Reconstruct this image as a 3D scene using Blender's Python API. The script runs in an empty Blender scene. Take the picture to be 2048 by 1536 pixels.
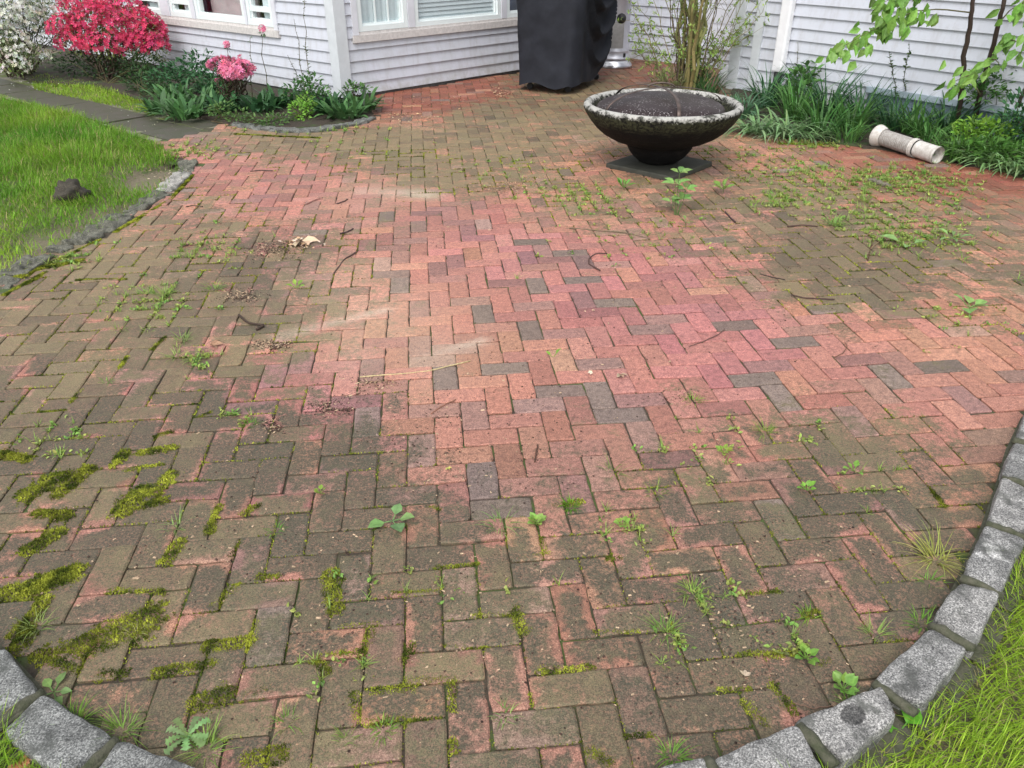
import bpy, math, random
import numpy as np
from mathutils import Matrix, Vector

rng = np.random.default_rng(7)
random.seed(7)
S = bpy.context.scene
COL = S.collection

# ------------------------------------------------------------------ camera
F_PX, CAM_H = 1568.77, 1.6421          # focal length in px of a 2048 px wide picture, eye height
PITCH, ROLL = math.radians(30.24), math.radians(-0.17)
cp, sp = math.cos(PITCH), math.sin(PITCH)
FWD = np.array([0, cp, -sp]); R0 = np.array([1., 0, 0]); U0 = np.cross(R0, FWD)
RT = math.cos(ROLL) * R0 + math.sin(ROLL) * U0
UP = -math.sin(ROLL) * R0 + math.cos(ROLL) * U0
cam = bpy.data.objects.new('camera', bpy.data.cameras.new('camera'))
COL.objects.link(cam); S.camera = cam
cam.data.sensor_width = 36; cam.data.lens = F_PX / 2048 * 36
cam.data.clip_start = 0.05; cam.data.clip_end = 500
cam.matrix_world = Matrix(((RT[0], UP[0], -FWD[0], 0), (RT[1], UP[1], -FWD[1], 0),
                           (RT[2], UP[2], -FWD[2], CAM_H), (0, 0, 0, 1)))
EYE = np.array([0, 0, CAM_H])

# ------------------------------------------------------------------ world, sun, exposure
W = bpy.data.worlds.new('World'); S.world = W; W.use_nodes = True
nt = W.node_tree; nt.nodes.clear()
SUN_EL, SUN_AZ = math.radians(52), math.radians(200)
sky = nt.nodes.new('ShaderNodeTexSky'); sky.sky_type = 'NISHITA'; sky.sun_disc = False
sky.sun_elevation = SUN_EL; sky.sun_rotation = SUN_AZ; sky.air_density = 1.0; sky.dust_density = 3.0; sky.ozone_density = 1.0
hsv = nt.nodes.new('ShaderNodeHueSaturation'); hsv.inputs['Saturation'].default_value = 0.22
bg = nt.nodes.new('ShaderNodeBackground'); bg.inputs['Strength'].default_value = 0.15
wo = nt.nodes.new('ShaderNodeOutputWorld')
nt.links.new(sky.outputs[0], hsv.inputs['Color']); nt.links.new(hsv.outputs[0], bg.inputs[0]); nt.links.new(bg.outputs[0], wo.inputs[0])
sl = bpy.data.lights.new('sun', 'SUN'); sl.energy = 0.7; sl.angle = math.radians(40); sl.color = (1, .97, .93)
so = bpy.data.objects.new('sun', sl); COL.objects.link(so)
sd = Vector((math.sin(SUN_AZ) * math.cos(SUN_EL), math.cos(SUN_AZ) * math.cos(SUN_EL), math.sin(SUN_EL)))
so.rotation_euler = sd.to_track_quat('Z', 'Y').to_euler(); so.location = (0, 0, 20)
S.view_settings.view_transform = 'Standard'; S.view_settings.look = 'None'
S.view_settings.exposure = 0.92; S.view_settings.gamma = 1
S.cycles.max_bounces = 6; S.cycles.transparent_max_bounces = 12

# ------------------------------------------------------------------ placing helpers: a ground point, a point at a distance
def G(px, py, z=0.0):
    d = (px - 1024) / F_PX * RT - (py - 768) / F_PX * UP + FWD
    t = (z - CAM_H) / d[2]
    return EYE + d * t
def P3(px, py, Y):
    d = (px - 1024) / F_PX * RT - (py - 768) / F_PX * UP + FWD
    return EYE + d * (Y / d[1])
def PIX(P):
    q = P - EYE
    zc = q @ FWD
    return 1024 + F_PX * (q @ RT) / zc, 768 - F_PX * (q @ UP) / zc

# ------------------------------------------------------------------ value noise
_perm = rng.random((256, 256, 16))
def vnoise(x, y, z=0.0):
    x = np.asarray(x, float); y = np.asarray(y, float); z = np.zeros_like(x) + z
    xi, yi, zi = np.floor(x).astype(int), np.floor(y).astype(int), np.floor(z).astype(int)
    fx, fy, fz = x - xi, y - yi, z - zi
    fx, fy, fz = [f * f * (3 - 2 * f) for f in (fx, fy, fz)]
    r = 0
    for a in (0, 1):
        for b in (0, 1):
            for c in (0, 1):
                r = r + _perm[(xi + a) % 256, (yi + b) % 256, (zi + c) % 16] * (fx if a else 1 - fx) * (fy if b else 1 - fy) * (fz if c else 1 - fz)
    return r
def fbm(x, y, z=0.0, o=3):
    s = 0; a = .5; n = 0
    for k in range(o):
        s = s + a * vnoise(x * 2 ** k + 17 * k, y * 2 ** k + 5 * k, z * 2 ** k + 3 * k); n += a; a *= .5
    return s / n
def sm(a, b, x):
    t = np.clip((x - a) / (b - a), 0, 1); return t * t * (3 - 2 * t)

# ------------------------------------------------------------------ mesh builder
class MB:
    def __init__(self): self.V = []; self.F = []; self.C = []; self.n = 0
    def add(self, V, F, col=(1, 1, 1)):
        V = np.asarray(V, float).reshape(-1, 3); F = np.asarray(F, int)
        self.V.append(V); self.F.append(F + self.n); self.n += len(V)
        c = np.asarray(col, float)
        self.C.append(np.broadcast_to(c, (len(V), 3)) if c.ndim == 1 else c)
    def box(self, c, s, rz=0, col=(1, 1, 1)):
        x, y, z = [k / 2 for k in s]
        V = np.array([(a * x, b * y, d * z) for a in (-1, 1) for b in (-1, 1) for d in (-1, 1)])
        ca, sa = math.cos(rz), math.sin(rz)
        V = np.stack([V[:, 0] * ca - V[:, 1] * sa, V[:, 0] * sa + V[:, 1] * ca, V[:, 2]], 1) + np.array(c)
        self.add(V, [(0, 1, 3, 2), (4, 6, 7, 5), (0, 4, 5, 1), (2, 3, 7, 6), (0, 2, 6, 4), (1, 5, 7, 3)], col)
    def tube(self, pts, rad, n=6, col=(1, 1, 1), cap=True):
        pts = np.asarray(pts, float); k = len(pts); rad = np.broadcast_to(np.asarray(rad, float), (k,))
        T = np.gradient(pts, axis=0); T /= np.linalg.norm(T, axis=1)[:, None] + 1e-9
        a = np.cross(T, np.array([.13, .37, .92])); a /= np.linalg.norm(a, axis=1)[:, None] + 1e-9
        b = np.cross(T, a)
        th = np.linspace(0, 2 * math.pi, n, endpoint=False)
        V = pts[:, None] + rad[:, None, None] * (np.cos(th)[None, :, None] * a[:, None] + np.sin(th)[None, :, None] * b[:, None])
        F = [(i * n + j, i * n + (j + 1) % n, (i + 1) * n + (j + 1) % n, (i + 1) * n + j) for i in range(k - 1) for j in range(n)]
        self.add(V.reshape(-1, 3), F, col)
        if cap:
            m = self.n; self.V.append(np.array([pts[0], pts[-1]])); self.C.append(np.broadcast_to(np.asarray(col, float), (2, 3))); self.n += 2
            b0 = m - k * n
            self.F.append(np.array([(m, b0 + (j + 1) % n, b0 + j) for j in range(n)])); b1 = m - n
            self.F.append(np.array([(m + 1, b1 + j, b1 + (j + 1) % n) for j in range(n)]))
    def lathe(self, prof, c=(0, 0, 0), n=48, col=(1, 1, 1), wob=None):
        prof = np.asarray(prof, float); k = len(prof); th = np.linspace(0, 2 * math.pi, n, endpoint=False)
        r = prof[:, 0][:, None] * np.ones(n)[None]; z = prof[:, 1][:, None] * np.ones(n)[None]
        if wob is not None:
            d = wob(th[None] + 0 * r, z); r = r + d
        V = np.stack([r * np.cos(th), r * np.sin(th), z], 2).reshape(-1, 3) + np.array(c)
        F = [(i * n + j, i * n + (j + 1) % n, (i + 1) * n + (j + 1) % n, (i + 1) * n + j) for i in range(k - 1) for j in range(n)]
        self.add(V, F, col)
    def build(self, name, mat, parent=None, smooth=False, origin=None):
        V = np.concatenate(self.V); C = np.concatenate(self.C)
        if origin is not None: V = V - np.asarray(origin)
        me = bpy.data.meshes.new(name)
        L = np.concatenate([f.ravel() for f in self.F]); tot = np.concatenate([np.full(len(f), f.shape[1]) for f in self.F])
        st = np.concatenate([[0], np.cumsum(tot)[:-1]])
        me.vertices.add(len(V)); me.vertices.foreach_set('co', V.ravel())
        me.loops.add(len(L)); me.loops.foreach_set('vertex_index', L)
        me.polygons.add(len(tot)); me.polygons.foreach_set('loop_start', st)
        try: me.polygons.foreach_set('loop_total', tot)
        except Exception: pass
        me.update(calc_edges=True)
        at = me.color_attributes.new('Col', 'FLOAT_COLOR', 'POINT')
        at.data.foreach_set('color', np.concatenate([C, np.ones((len(C), 1))], 1).ravel())
        me.polygons.foreach_set('use_smooth', np.full(len(tot), bool(smooth)))
        me.materials.append(mat); me.validate()
        o = bpy.data.objects.new(name, me); COL.objects.link(o)
        if origin is not None: o.location = origin
        if parent is not None:
            o.parent = parent; o.matrix_parent_inverse = Matrix.Translation(-parent.location) if parent.type == 'EMPTY' else Matrix.Translation(-parent.matrix_world.translation)
            bpy.context.view_layer.update() if False else None
        return o
def empty(name, loc, label, cat, group=None):
    o = bpy.data.objects.new(name, None); COL.objects.link(o); o.location = loc; o.empty_display_size = .05
    return tag(o, label, cat, group)
def tag(o, label, cat, group=None):
    o['label'] = label; o['category'] = cat
    if group: o['group'] = group
    return o
def kind(o, k): o['kind'] = k; return o

# ------------------------------------------------------------------ vectorised blades / leaves / flowers
def nrm(a): return a / (np.linalg.norm(a, axis=-1, keepdims=True) + 1e-9)
def blades(mb, B, L, Wd, az, lean, curve, seg=3, col=(.1, .3, .05), prof='taper', fold=0.0):
    N = len(B); t = np.linspace(0, 1, seg + 1)
    L, Wd, az, lean, curve = [np.broadcast_to(np.asarray(v, float), (N,)) for v in (L, Wd, az, lean, curve)]
    th = lean[:, None] + curve[:, None] * t[None]
    ds = 1 / seg
    hx = np.concatenate([np.zeros((N, 1)), np.cumsum((np.sin(th[:, :-1]) + np.sin(th[:, 1:])) / 2 * ds, 1)], 1) * L[:, None]
    hz = np.concatenate([np.zeros((N, 1)), np.cumsum((np.cos(th[:, :-1]) + np.cos(th[:, 1:])) / 2 * ds, 1)], 1) * L[:, None]
    ca, sa = np.cos(az)[:, None], np.sin(az)[:, None]
    cx = B[:, 0:1] + hx * ca; cy = B[:, 1:2] + hx * sa; cz = B[:, 2:3] + hz
    if prof == 'taper': w = (1 - t ** 1.6) * .95 + .05
    elif prof == 'strap': w = np.clip(1.0 - np.maximum(0, t - .55) ** 1.5 * 3.2, .04, 1)
    else: w = np.clip(np.sin(np.pi * np.clip(t * .93 + .07, 0, 1)) ** .8, .05, 1)
    w = Wd[:, None] / 2 * w[None]
    px, py = -sa, ca
    z2 = cz + fold * w
    Vl = np.stack([cx - px * w, cy - py * w, z2], 2); Vr = np.stack([cx + px * w, cy + py * w, z2], 2)
    V = np.stack([Vl, Vr], 2).reshape(N, -1, 3)
    m = 2 * (seg + 1)
    f = np.array([(2 * i, 2 * i + 1, 2 * i + 3, 2 * i + 2) for i in range(seg)])
    F = (f[None] + (np.arange(N) * m)[:, None, None]).reshape(-1, 4)
    c = np.asarray(col, float)
    if c.ndim == 1: c = np.broadcast_to(c, (N, 3))
    mb.add(V.reshape(-1, 3), F, np.repeat(c, m, 0))
LEAF_V = np.array([(0, 0, 0), (-.5, .38, .10), (0, .38, 0), (.5, .38, .10), (-.36, .7, .04), (0, .7, -.03), (.36, .7, .04), (0, 1, -.12)])
LEAF_F = np.array([(0, 2, 1, 1), (0, 3, 2, 2), (1, 2, 5, 4), (2, 3, 6, 5), (4, 5, 7, 7), (5, 6, 7, 7)])
def _split(F):
    T = np.array([f[:3] for f in F if f[2] == f[3]]).reshape(-1, 3); Q = np.array([f for f in F if f[2] != f[3]]).reshape(-1, 4)
    return T, Q
def stamp(mb, TV, TF, pos, X, Y, Z, sx, sy, sz, col):
    N = len(pos); sx, sy, sz = [np.broadcast_to(np.asarray(s, float), (N,)) for s in (sx, sy, sz)]
    V = pos[:, None] + TV[None, :, 0:1] * sx[:, None, None] * X[:, None] + TV[None, :, 1:2] * sy[:, None, None] * Y[:, None] + TV[None, :, 2:3] * sz[:, None, None] * Z[:, None]
    k = len(TV); c = np.asarray(col, float)
    if c.ndim == 1: c = np.broadcast_to(c, (N, 3))
    T, Q = _split(TF); off = (np.arange(N) * k)[:, None, None]
    base = mb.n
    mb.V.append(V.reshape(-1, 3)); mb.C.append(np.repeat(c, k, 0)); mb.n += N * k
    if len(T): mb.F.append((T[None] + off).reshape(-1, 3) + base)
    if len(Q): mb.F.append((Q[None] + off).reshape(-1, 4) + base)
def leaves(mb, pos, d, L, Wd, col, up=None, T=(LEAF_V, LEAF_F)):
    N = len(pos); d = nrm(np.asarray(d, float))
    if up is None: up = np.tile(np.array([0, 0, 1.]), (N, 1)) + rng.normal(0, .35, (N, 3))
    X = nrm(np.cross(d, up)); Z = np.cross(X, d)
    stamp(mb, T[0], T[1], pos, X, d, Z, Wd, L, L, col)
# five-petal flower, opening towards +z
_v = [(0, 0, 0)]; _f = []
for k in range(5):
    a = 2 * math.pi * k / 5
    for (r, da, z) in ((.75, -.42, .28), (1.0, 0, .30), (.75, .42, .28)):
        _v.append((r * math.cos(a + da), r * math.sin(a + da), z))
    _f.append((0, 1 + 3 * k, 2 + 3 * k, 3 + 3 * k))
FLOW = (np.array(_v), np.array(_f))
def flowers(mb, pos, nd, r, col):
    nd = nrm(nd); N = len(pos); t = rng.normal(0, 1, (N, 3)); X = nrm(np.cross(nd, t)); Y = np.cross(nd, X)
    stamp(mb, FLOW[0], FLOW[1], pos, X, Y, nd, r, r, r, col)
def sph(N):
    v = rng.normal(0, 1, (N, 3)); return nrm(v)
def vary(c, N, s=.2, s2=.06):
    c = np.array(c, float)[None] * (1 + rng.normal(0, s, (N, 1))) * (1 + rng.normal(0, s2, (N, 3)))
    return np.clip(c, .004, .95)

# ------------------------------------------------------------------ materials
def new_mat(name):
    m = bpy.data.materials.new(name); m.use_nodes = True; n = m.node_tree
    b = n.nodes['Principled BSDF']; return m, n, b
def N_(n, t, **kw):
    o = n.nodes.new(t)
    for k, v in kw.items(): setattr(o, k, v)
    return o
def noise(n, scale, detail=4, rough=.6, vec=None, dist=0):
    o = N_(n, 'ShaderNodeTexNoise'); o.inputs['Scale'].default_value = scale; o.inputs['Detail'].default_value = detail
    o.inputs['Roughness'].default_value = rough; o.inputs['Distortion'].default_value = dist
    if vec is None:
        g = n.nodes.get('geo') or N_(n, 'ShaderNodeNewGeometry'); g.name = 'geo'; vec = g.outputs['Position']
    n.links.new(vec, o.inputs['Vector']); return o.outputs['Fac']
def ramp(n, fac, stops, interp='LINEAR'):
    o = N_(n, 'ShaderNodeValToRGB'); o.color_ramp.interpolation = interp
    e = o.color_ramp.elements
    while len(e) < len(stops): e.new(.5)
    for el, (p, c) in zip(e, stops):
        el.position = p; el.color = (*c, 1) if len(c) == 3 else c
    n.links.new(fac, o.inputs[0]); return o.outputs[0]
def mix(n, fac, a, b, bt='MIX'):
    o = N_(n, 'ShaderNodeMix', data_type='RGBA', blend_type=bt)
    for v, k in ((fac, 0), (a, 6), (b, 7)):
        if isinstance(v, (int, float)): o.inputs[k].default_value = v
        elif isinstance(v, tuple): o.inputs[k].default_value = (*v, 1)
        else: n.links.new(v, o.inputs[k])
    return o.outputs[2]
def math_(n, op, a, b=0.0, c=None, clamp=False):
    o = N_(n, 'ShaderNodeMath', operation=op, use_clamp=clamp)
    for v, k in ((a, 0), (b, 1), (c, 2)):
        if v is None: continue
        if isinstance(v, (int, float)): o.inputs[k].default_value = v
        else: n.links.new(v, o.inputs[k])
    return o.outputs[0]
def bump(n, b, h, strength=.3, dist=.002):
    o = N_(n, 'ShaderNodeBump'); o.inputs['Strength'].default_value = strength; o.inputs['Distance'].default_value = dist
    n.links.new(h, o.inputs['Height']); n.links.new(o.outputs[0], b.inputs['Normal'])
def colattr(n, name='Col'):
    o = N_(n, 'ShaderNodeAttribute'); o.attribute_name = name; return o
def simple(name, col, rough=.6, metal=0, nscale=0, namt=.15, bscale=0, bstr=.2, bdist=.002, col2=None):
    m, n, b = new_mat(name)
    b.inputs['Roughness'].default_value = rough; b.inputs['Metallic'].default_value = metal
    if nscale:
        f = noise(n, nscale); c2 = col2 or tuple(k * (1 - namt * 2) for k in col)
        n.links.new(ramp(n, f, [(.3, c2), (.7, col)]), b.inputs['Base Color'])
    else: b.inputs['Base Color'].default_value = (*col, 1)
    if bscale: bump(n, b, noise(n, bscale), bstr, bdist)
    return m
def leafmat(name, rough=.45, trans=.3, spec=.3):
    m, n, b = new_mat(name); a = colattr(n)
    f = noise(n, 60, 2); c = mix(n, 1.0, a.outputs['Color'], ramp(n, f, [(.3, (.75, .75, .75)), (.7, (1.15, 1.15, 1.15))]), 'MULTIPLY')
    n.links.new(c, b.inputs['Base Color']); b.inputs['Roughness'].default_value = rough; b.inputs['Specular IOR Level'].default_value = spec
    tr = N_(n, 'ShaderNodeBsdfTranslucent'); n.links.new(c, tr.inputs[0])
    ms = N_(n, 'ShaderNodeMixShader'); ms.inputs[0].default_value = trans
    n.links.new(b.outputs[0], ms.inputs[1]); n.links.new(tr.outputs[0], ms.inputs[2])
    n.links.new(ms.outputs[0], n.nodes['Material Output'].inputs[0]); return m
M_LEAF = leafmat('leaf'); M_GRASS = leafmat('grass_blade', .5, .4, .2); M_PETAL = leafmat('petal', .6, .35, .1); M_MOSS = leafmat('moss', .9, .2, .05)
M_BARK = None
def vcol_mat(name, rough=.7, nscale=80, bstr=.3, bdist=.002, spec=.3):
    m, n, b = new_mat(name); a = colattr(n); f = noise(n, nscale)
    n.links.new(mix(n, 1.0, a.outputs['Color'], ramp(n, f, [(.3, (.65, .65, .65)), (.7, (1.2, 1.2, 1.2))]), 'MULTIPLY'), b.inputs['Base Color'])
    b.inputs['Roughness'].default_value = rough; b.inputs['Specular IOR Level'].default_value = spec
    bump(n, b, f, bstr, bdist); return m
M_BARK = vcol_mat('bark', .8, 120, .5, .003)
M_DEBRIS = vcol_mat('debris', .85, 300, .3, .001)

# brick: own colour per brick (Col), growth of algae (Alg: cover, darkness, dust)
def brick_mat():
    m, n, b = new_mat('clay_brick'); a = colattr(n); g = colattr(n, 'Alg')
    sp_ = N_(n, 'ShaderNodeSeparateColor'); n.links.new(g.outputs['Color'], sp_.inputs[0])
    op, tone, dust = sp_.outputs
    nl = noise(n, 8, 5, .65); nm = noise(n, 45, 5, .75); nf = noise(n, 260, 4, .8); nb = noise(n, 120, 4, .8); nx_ = noise(n, 14, 4, .7, dist=.6)
    base = mix(n, 1.0, a.outputs['Color'], ramp(n, nf, [(.38, (.50, .47, .47)), (.5, (1, 1, 1)), (.62, (1.55, 1.64, 1.64))]), 'MULTIPLY')
    base = mix(n, 1.0, base, ramp(n, nm, [(.35, (.66, .65, .68)), (.5, (1, 1, 1)), (.65, (1.28, 1.27, 1.25))]), 'MULTIPLY')
    vs = N_(n, 'ShaderNodeTexVoronoi'); vs.inputs['Scale'].default_value = 170; gg = n.nodes['geo']; n.links.new(gg.outputs['Position'], vs.inputs['Vector'])
    speck = ramp(n, vs.outputs['Distance'], [(.05, (1, 1, 1)), (.32, (0, 0, 0))])
    rgt = math_(n, 'MULTIPLY', speck, ramp(n, nm, [(.47, (0, 0, 0)), (.58, (1, 1, 1))]))
    base = mix(n, math_(n, 'MULTIPLY', rgt, .6), base, (.06, .04, .035))
    nn = math_(n, 'ADD', math_(n, 'MULTIPLY', nl, .42), math_(n, 'ADD', math_(n, 'MULTIPLY', nm, .33), math_(n, 'MULTIPLY', nb, .25)))
    nn = math_(n, 'MULTIPLY_ADD', math_(n, 'SUBTRACT', nn, .5), 3.6, .5)
    cov = math_(n, 'MULTIPLY', math_(n, 'SUBTRACT', math_(n, 'MULTIPLY_ADD', op, 1.42, -.16), nn), 2.6)
    cov = math_(n, 'MULTIPLY', math_(n, 'ADD', cov, .38, clamp=True), .90)
    tan = mix(n, nm, (.132, .118, .056), (.222, .190, .106))
    drk = mix(n, nm, (.034, .038, .025), (.082, .083, .056))
    tn2 = math_(n, 'ADD', tone, math_(n, 'MULTIPLY', math_(n, 'SUBTRACT', nx_, .47), 1.6), clamp=True)
    alg = mix(n, tn2, tan, drk)
    alg = mix(n, 1.0, alg, ramp(n, nf, [(.38, (.52, .52, .52)), (.5, (1, 1, 1)), (.62, (1.7, 1.62, 1.55))]), 'MULTIPLY')
    c = mix(n, cov, base, alg)
    sc = math_(n, 'MULTIPLY', ramp(n, nb, [(.51, (0, 0, 0)), (.57, (1, 1, 1))]), ramp(n, nx_, [(.40, (.15, .15, .15)), (.58, (1, 1, 1))]))
    c = mix(n, math_(n, 'MULTIPLY', sc, math_(n, 'MULTIPLY', cov, .55)), c, (.34, .185, .125))
    c = mix(n, math_(n, 'MULTIPLY', dust, ramp(n, nb, [(.35, (.2, .2, .2)), (.6, (1, 1, 1))])), c, (.52, .42, .33))
    n.links.new(c, b.inputs['Base Color'])
    n.links.new(math_(n, 'MULTIPLY_ADD', nm, .35, .48), b.inputs['Roughness']); b.inputs['Specular IOR Level'].default_value = .35
    bump(n, b, math_(n, 'ADD', math_(n, 'MULTIPLY', nb, .7), math_(n, 'MULTIPLY', nf, .3)), .75, .0035); return m
M_BRICK = brick_mat()
def soil_mat(name, c1, c2, green=None, gt=.55):
    m, n, b = new_mat(name); f = noise(n, 40, 6, .75); f2 = noise(n, 4, 4)
    c = ramp(n, f, [(.3, c1), (.7, c2)])
    if green: c = mix(n, ramp(n, f2, [(gt - .06, (0, 0, 0)), (gt + .06, (1, 1, 1))]), c, green)
    n.links.new(c, b.inputs['Base Color']); b.inputs['Roughness'].default_value = .95; bump(n, b, f, .8, .01); return m
M_JOINT = soil_mat('joint_soil', (.034, .027, .019), (.085, .066, .045), (.060, .092, .022), .53)
M_SOIL = soil_mat('bed_soil', (.018, .013, .009), (.055, .040, .026), (.035, .055, .016), .55)  # dark earth, its colour deepened further for the shadow under the azaleas
M_LAWNSOIL = soil_mat('lawn_soil', (.10, .085, .055), (.22, .185, .125), (.09, .13, .035), .60)
M_SLATE = simple('slate', (.075, .066, .054), .6, 0, 7, .3, 90, .5, .005, (.050, .056, .026))
def granite_mat():
    m, n, b = new_mat('granite'); f = noise(n, 240, 3, .7); f2 = noise(n, 14, 4, .6); f3 = noise(n, 110, 3, .6)
    c = ramp(n, f, [(.34, (.05, .05, .052)), (.47, (.17, .168, .165)), (.57, (.33, .325, .315)), (.68, (.62, .61, .60))])
    c = mix(n, ramp(n, f3, [(.55, (0, 0, 0)), (.7, (.6, .6, .6))]), c, (.60, .59, .57))
    c = mix(n, ramp(n, f2, [(.52, (0, 0, 0)), (.66, (.85, .85, .85))]), c, (.085, .088, .080))
    gg = n.nodes['geo']; sx = N_(n, 'ShaderNodeSeparateXYZ'); n.links.new(gg.outputs['Position'], sx.inputs[0])
    n.links.new(mix(n, 1.0, c, colattr(n).outputs['Color'], 'MULTIPLY'), b.inputs['Base Color'])
    b.inputs['Roughness'].default_value = .75; bump(n, b, math_(n, 'ADD', f3, math_(n, 'MULTIPLY', f, .4)), .7, .004); return m
M_GRANITE = granite_mat()
M_MORTAR = simple('mortar', (.10, .095, .068), .95, 0, 45, .3, 120, .9, .006, (.040, .048, .022))
def siding_mat():
    m, n, b = new_mat('vinyl_siding')
    mp = N_(n, 'ShaderNodeMapping'); g = N_(n, 'ShaderNodeNewGeometry'); g.name = 'geo'
    n.links.new(g.outputs['Position'], mp.inputs[0]); mp.inputs['Scale'].default_value = (1, 1, .25)
    f = noise(n, 3, 5, .7); st = noise(n, 14, 5, .7, mp.outputs[0])
    sx = N_(n, 'ShaderNodeSeparateXYZ'); n.links.new(g.outputs['Position'], sx.inputs[0])
    low = math_(n, 'MULTIPLY_ADD', sx.outputs['Z'], -1.0, 1.0, True)
    d = math_(n, 'MULTIPLY', ramp(n, f, [(.42, (0, 0, 0)), (.72, (1, 1, 1))]), math_(n, 'MULTIPLY', low, .5))
    c = mix(n, d, (.525, .545, .605), (.42, .45, .44))
    c = mix(n, math_(n, 'MULTIPLY', ramp(n, st, [(.47, (0, 0, 0)), (.68, (1, 1, 1))]), .40), c, (.36, .355, .36))
    spl = math_(n, 'MULTIPLY', math_(n, 'MULTIPLY_ADD', sx.outputs['Z'], -3.2, .62, True), ramp(n, noise(n, 9, 5, .7), [(.40, (0, 0, 0)), (.62, (1, 1, 1))]))
    c = mix(n, spl, c, (.27, .255, .215))
    n.links.new(c, b.inputs['Base Color']); b.inputs['Roughness'].default_value = .42; bump(n, b, noise(n, 200), .08, .001); return m
M_SIDING = siding_mat()
M_TRIM = simple('white_trim', (.66, .67, .72), .4, 0, 6, .06)
M_GTRIM = simple('grey_green_trim', (.60, .63, .66), .45, 0, 8, .07)
M_SILL = simple('weathered_sill', (.62, .59, .57), .7, 0, 30, .14)
M_FRAME = simple('window_vinyl', (.74, .80, .80), .3, 0, 10, .04)
M_FOUND = simple('foundation_concrete', (.16, .155, .15), .9, 0, 20, .25, 60, .6, .006)
M_BLUE = simple('blue_grey_panel', (.20, .27, .33), .5, 0, 9, .22, 60, .3, .003)
M_BLUEL = simple('pale_blue_ledge', (.38, .46, .52), .45, 0, 9, .15)
M_DARKROOM = simple('room_wall', (.16, .18, .24), .9, 0, 3, .2)
M_REDREFL = simple('room_wall_reflection', (.50, .42, .42), .9, 0, 3, .2)  # reddish azalea reflection of the pane painted into the room wall colour
M_BLIND = simple('blind', (.58, .64, .66), .6, 0, 8, .05)
M_CURTAIN = simple('curtain', (.56, .63, .65), .7, 0, 8, .05)
def glass_mat():
    m, n, b = new_mat('window_glass'); n.nodes.remove(b)
    t = N_(n, 'ShaderNodeBsdfTransparent'); t.inputs[0].default_value = (.95, .97, .97, 1); gl = N_(n, 'ShaderNodeBsdfGlossy'); gl.inputs['Roughness'].default_value = .02
    fr = N_(n, 'ShaderNodeLayerWeight'); fr.inputs[0].default_value = .5
    ms = N_(n, 'ShaderNodeMixShader'); n.links.new(math_(n, 'MULTIPLY_ADD', math_(n, 'POWER', fr.outputs['Facing'], 4.0), .8, .05, True), ms.inputs[0])
    n.links.new(t.outputs[0], ms.inputs[1]); n.links.new(gl.outputs[0], ms.inputs[2]); n.links.new(ms.outputs[0], n.nodes['Material Output'].inputs[0]); return m
M_GLASS = glass_mat()
def cover_mat():
    m, n, b = new_mat('black_cover'); mp = N_(n, 'ShaderNodeMapping'); g = N_(n, 'ShaderNodeNewGeometry'); g.name = 'geo'
    n.links.new(g.outputs['Position'], mp.inputs[0])
    f = noise(n, 5, 4); n.links.new(ramp(n, f, [(.3, (.010, .011, .015)), (.7, (.020, .022, .030))]), b.inputs['Base Color'])
    b.inputs['Roughness'].default_value = .75; b.inputs['Specular IOR Level'].default_value = .25; bump(n, b, noise(n, 900, 2), .15, .0008); return m
M_COVER = cover_mat()
M_BLACK = simple('black_rubber', (.012, .012, .013), .6)
M_STEEL = simple('brushed_steel', (.62, .63, .66), .28, .9, 20, .08)
M_SILVER = simple('silver_paint', (.50, .51, .56), .36, .35, 14, .05)
M_PLATE = simple('label_plate', (.27, .265, .26), .6, 0, 30, .10)
M_PLASTIC = simple('white_plastic', (.80, .80, .82), .4, 0, 8, .05)
def bowl_mat():
    m, n, b = new_mat('weathered_concrete'); g = N_(n, 'ShaderNodeNewGeometry'); g.name = 'geo'
    tc = N_(n, 'ShaderNodeTexCoord'); mp = N_(n, 'ShaderNodeMapping'); mp.inputs['Scale'].default_value = (1, 1, 5)
    n.links.new(tc.outputs['Object'], mp.inputs[0]); st = noise(n, 7, 6, .75, mp.outputs[0])
    f = noise(n, 45, 4, .7, tc.outputs['Object'])
    c = ramp(n, st, [(.32, (.0025, .0025, .0028)), (.55, (.006, .006, .006)), (.75, (.028, .026, .022))])
    sx = N_(n, 'ShaderNodeSeparateXYZ'); n.links.new(tc.outputs['Object'], sx.inputs[0])
    band = ramp(n, math_(n, 'ADD', sx.outputs['Z'], math_(n, 'MULTIPLY', math_(n, 'SUBTRACT', st, .5), .16)), [(.34, (0, 0, 0)), (.40, (.75, .75, .75)), (.47, (.3, .3, .3))])
    c = mix(n, math_(n, 'MULTIPLY', band, ramp(n, f, [(.4, (0, 0, 0)), (.6, (.8, .8, .8))])), c, (.085, .09, .045))
    # worn pale rim
    rim = ramp(n, math_(n, 'ADD', sx.outputs['Z'], math_(n, 'MULTIPLY', math_(n, 'SUBTRACT', f, .5), .10)), [(.446, (0, 0, 0)), (.468, (1, 1, 1))])
    sn = N_(n, 'ShaderNodeSeparateXYZ'); n.links.new(g.outputs['Normal'], sn.inputs[0])
    rim = math_(n, 'MULTIPLY', rim, ramp(n, noise(n, 11, 4, .7, tc.outputs['Object']), [(.40, (.10, .10, .10)), (.50, (1, 1, 1))]))
    c = mix(n, rim, c, mix(n, f, (.24, .235, .21), (.52, .51, .48)))
    n.links.new(c, b.inputs['Base Color']); b.inputs['Roughness'].default_value = .75; b.inputs['Specular IOR Level'].default_value = .18; bump(n, b, math_(n, 'ADD', st, f), .6, .008); return m
M_BOWL = bowl_mat()
M_SLAB = simple('dark_paving_slab', (.050, .050, .038), .7, 0, 14, .25, 80, .5, .004, (.030, .032, .024))
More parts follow.
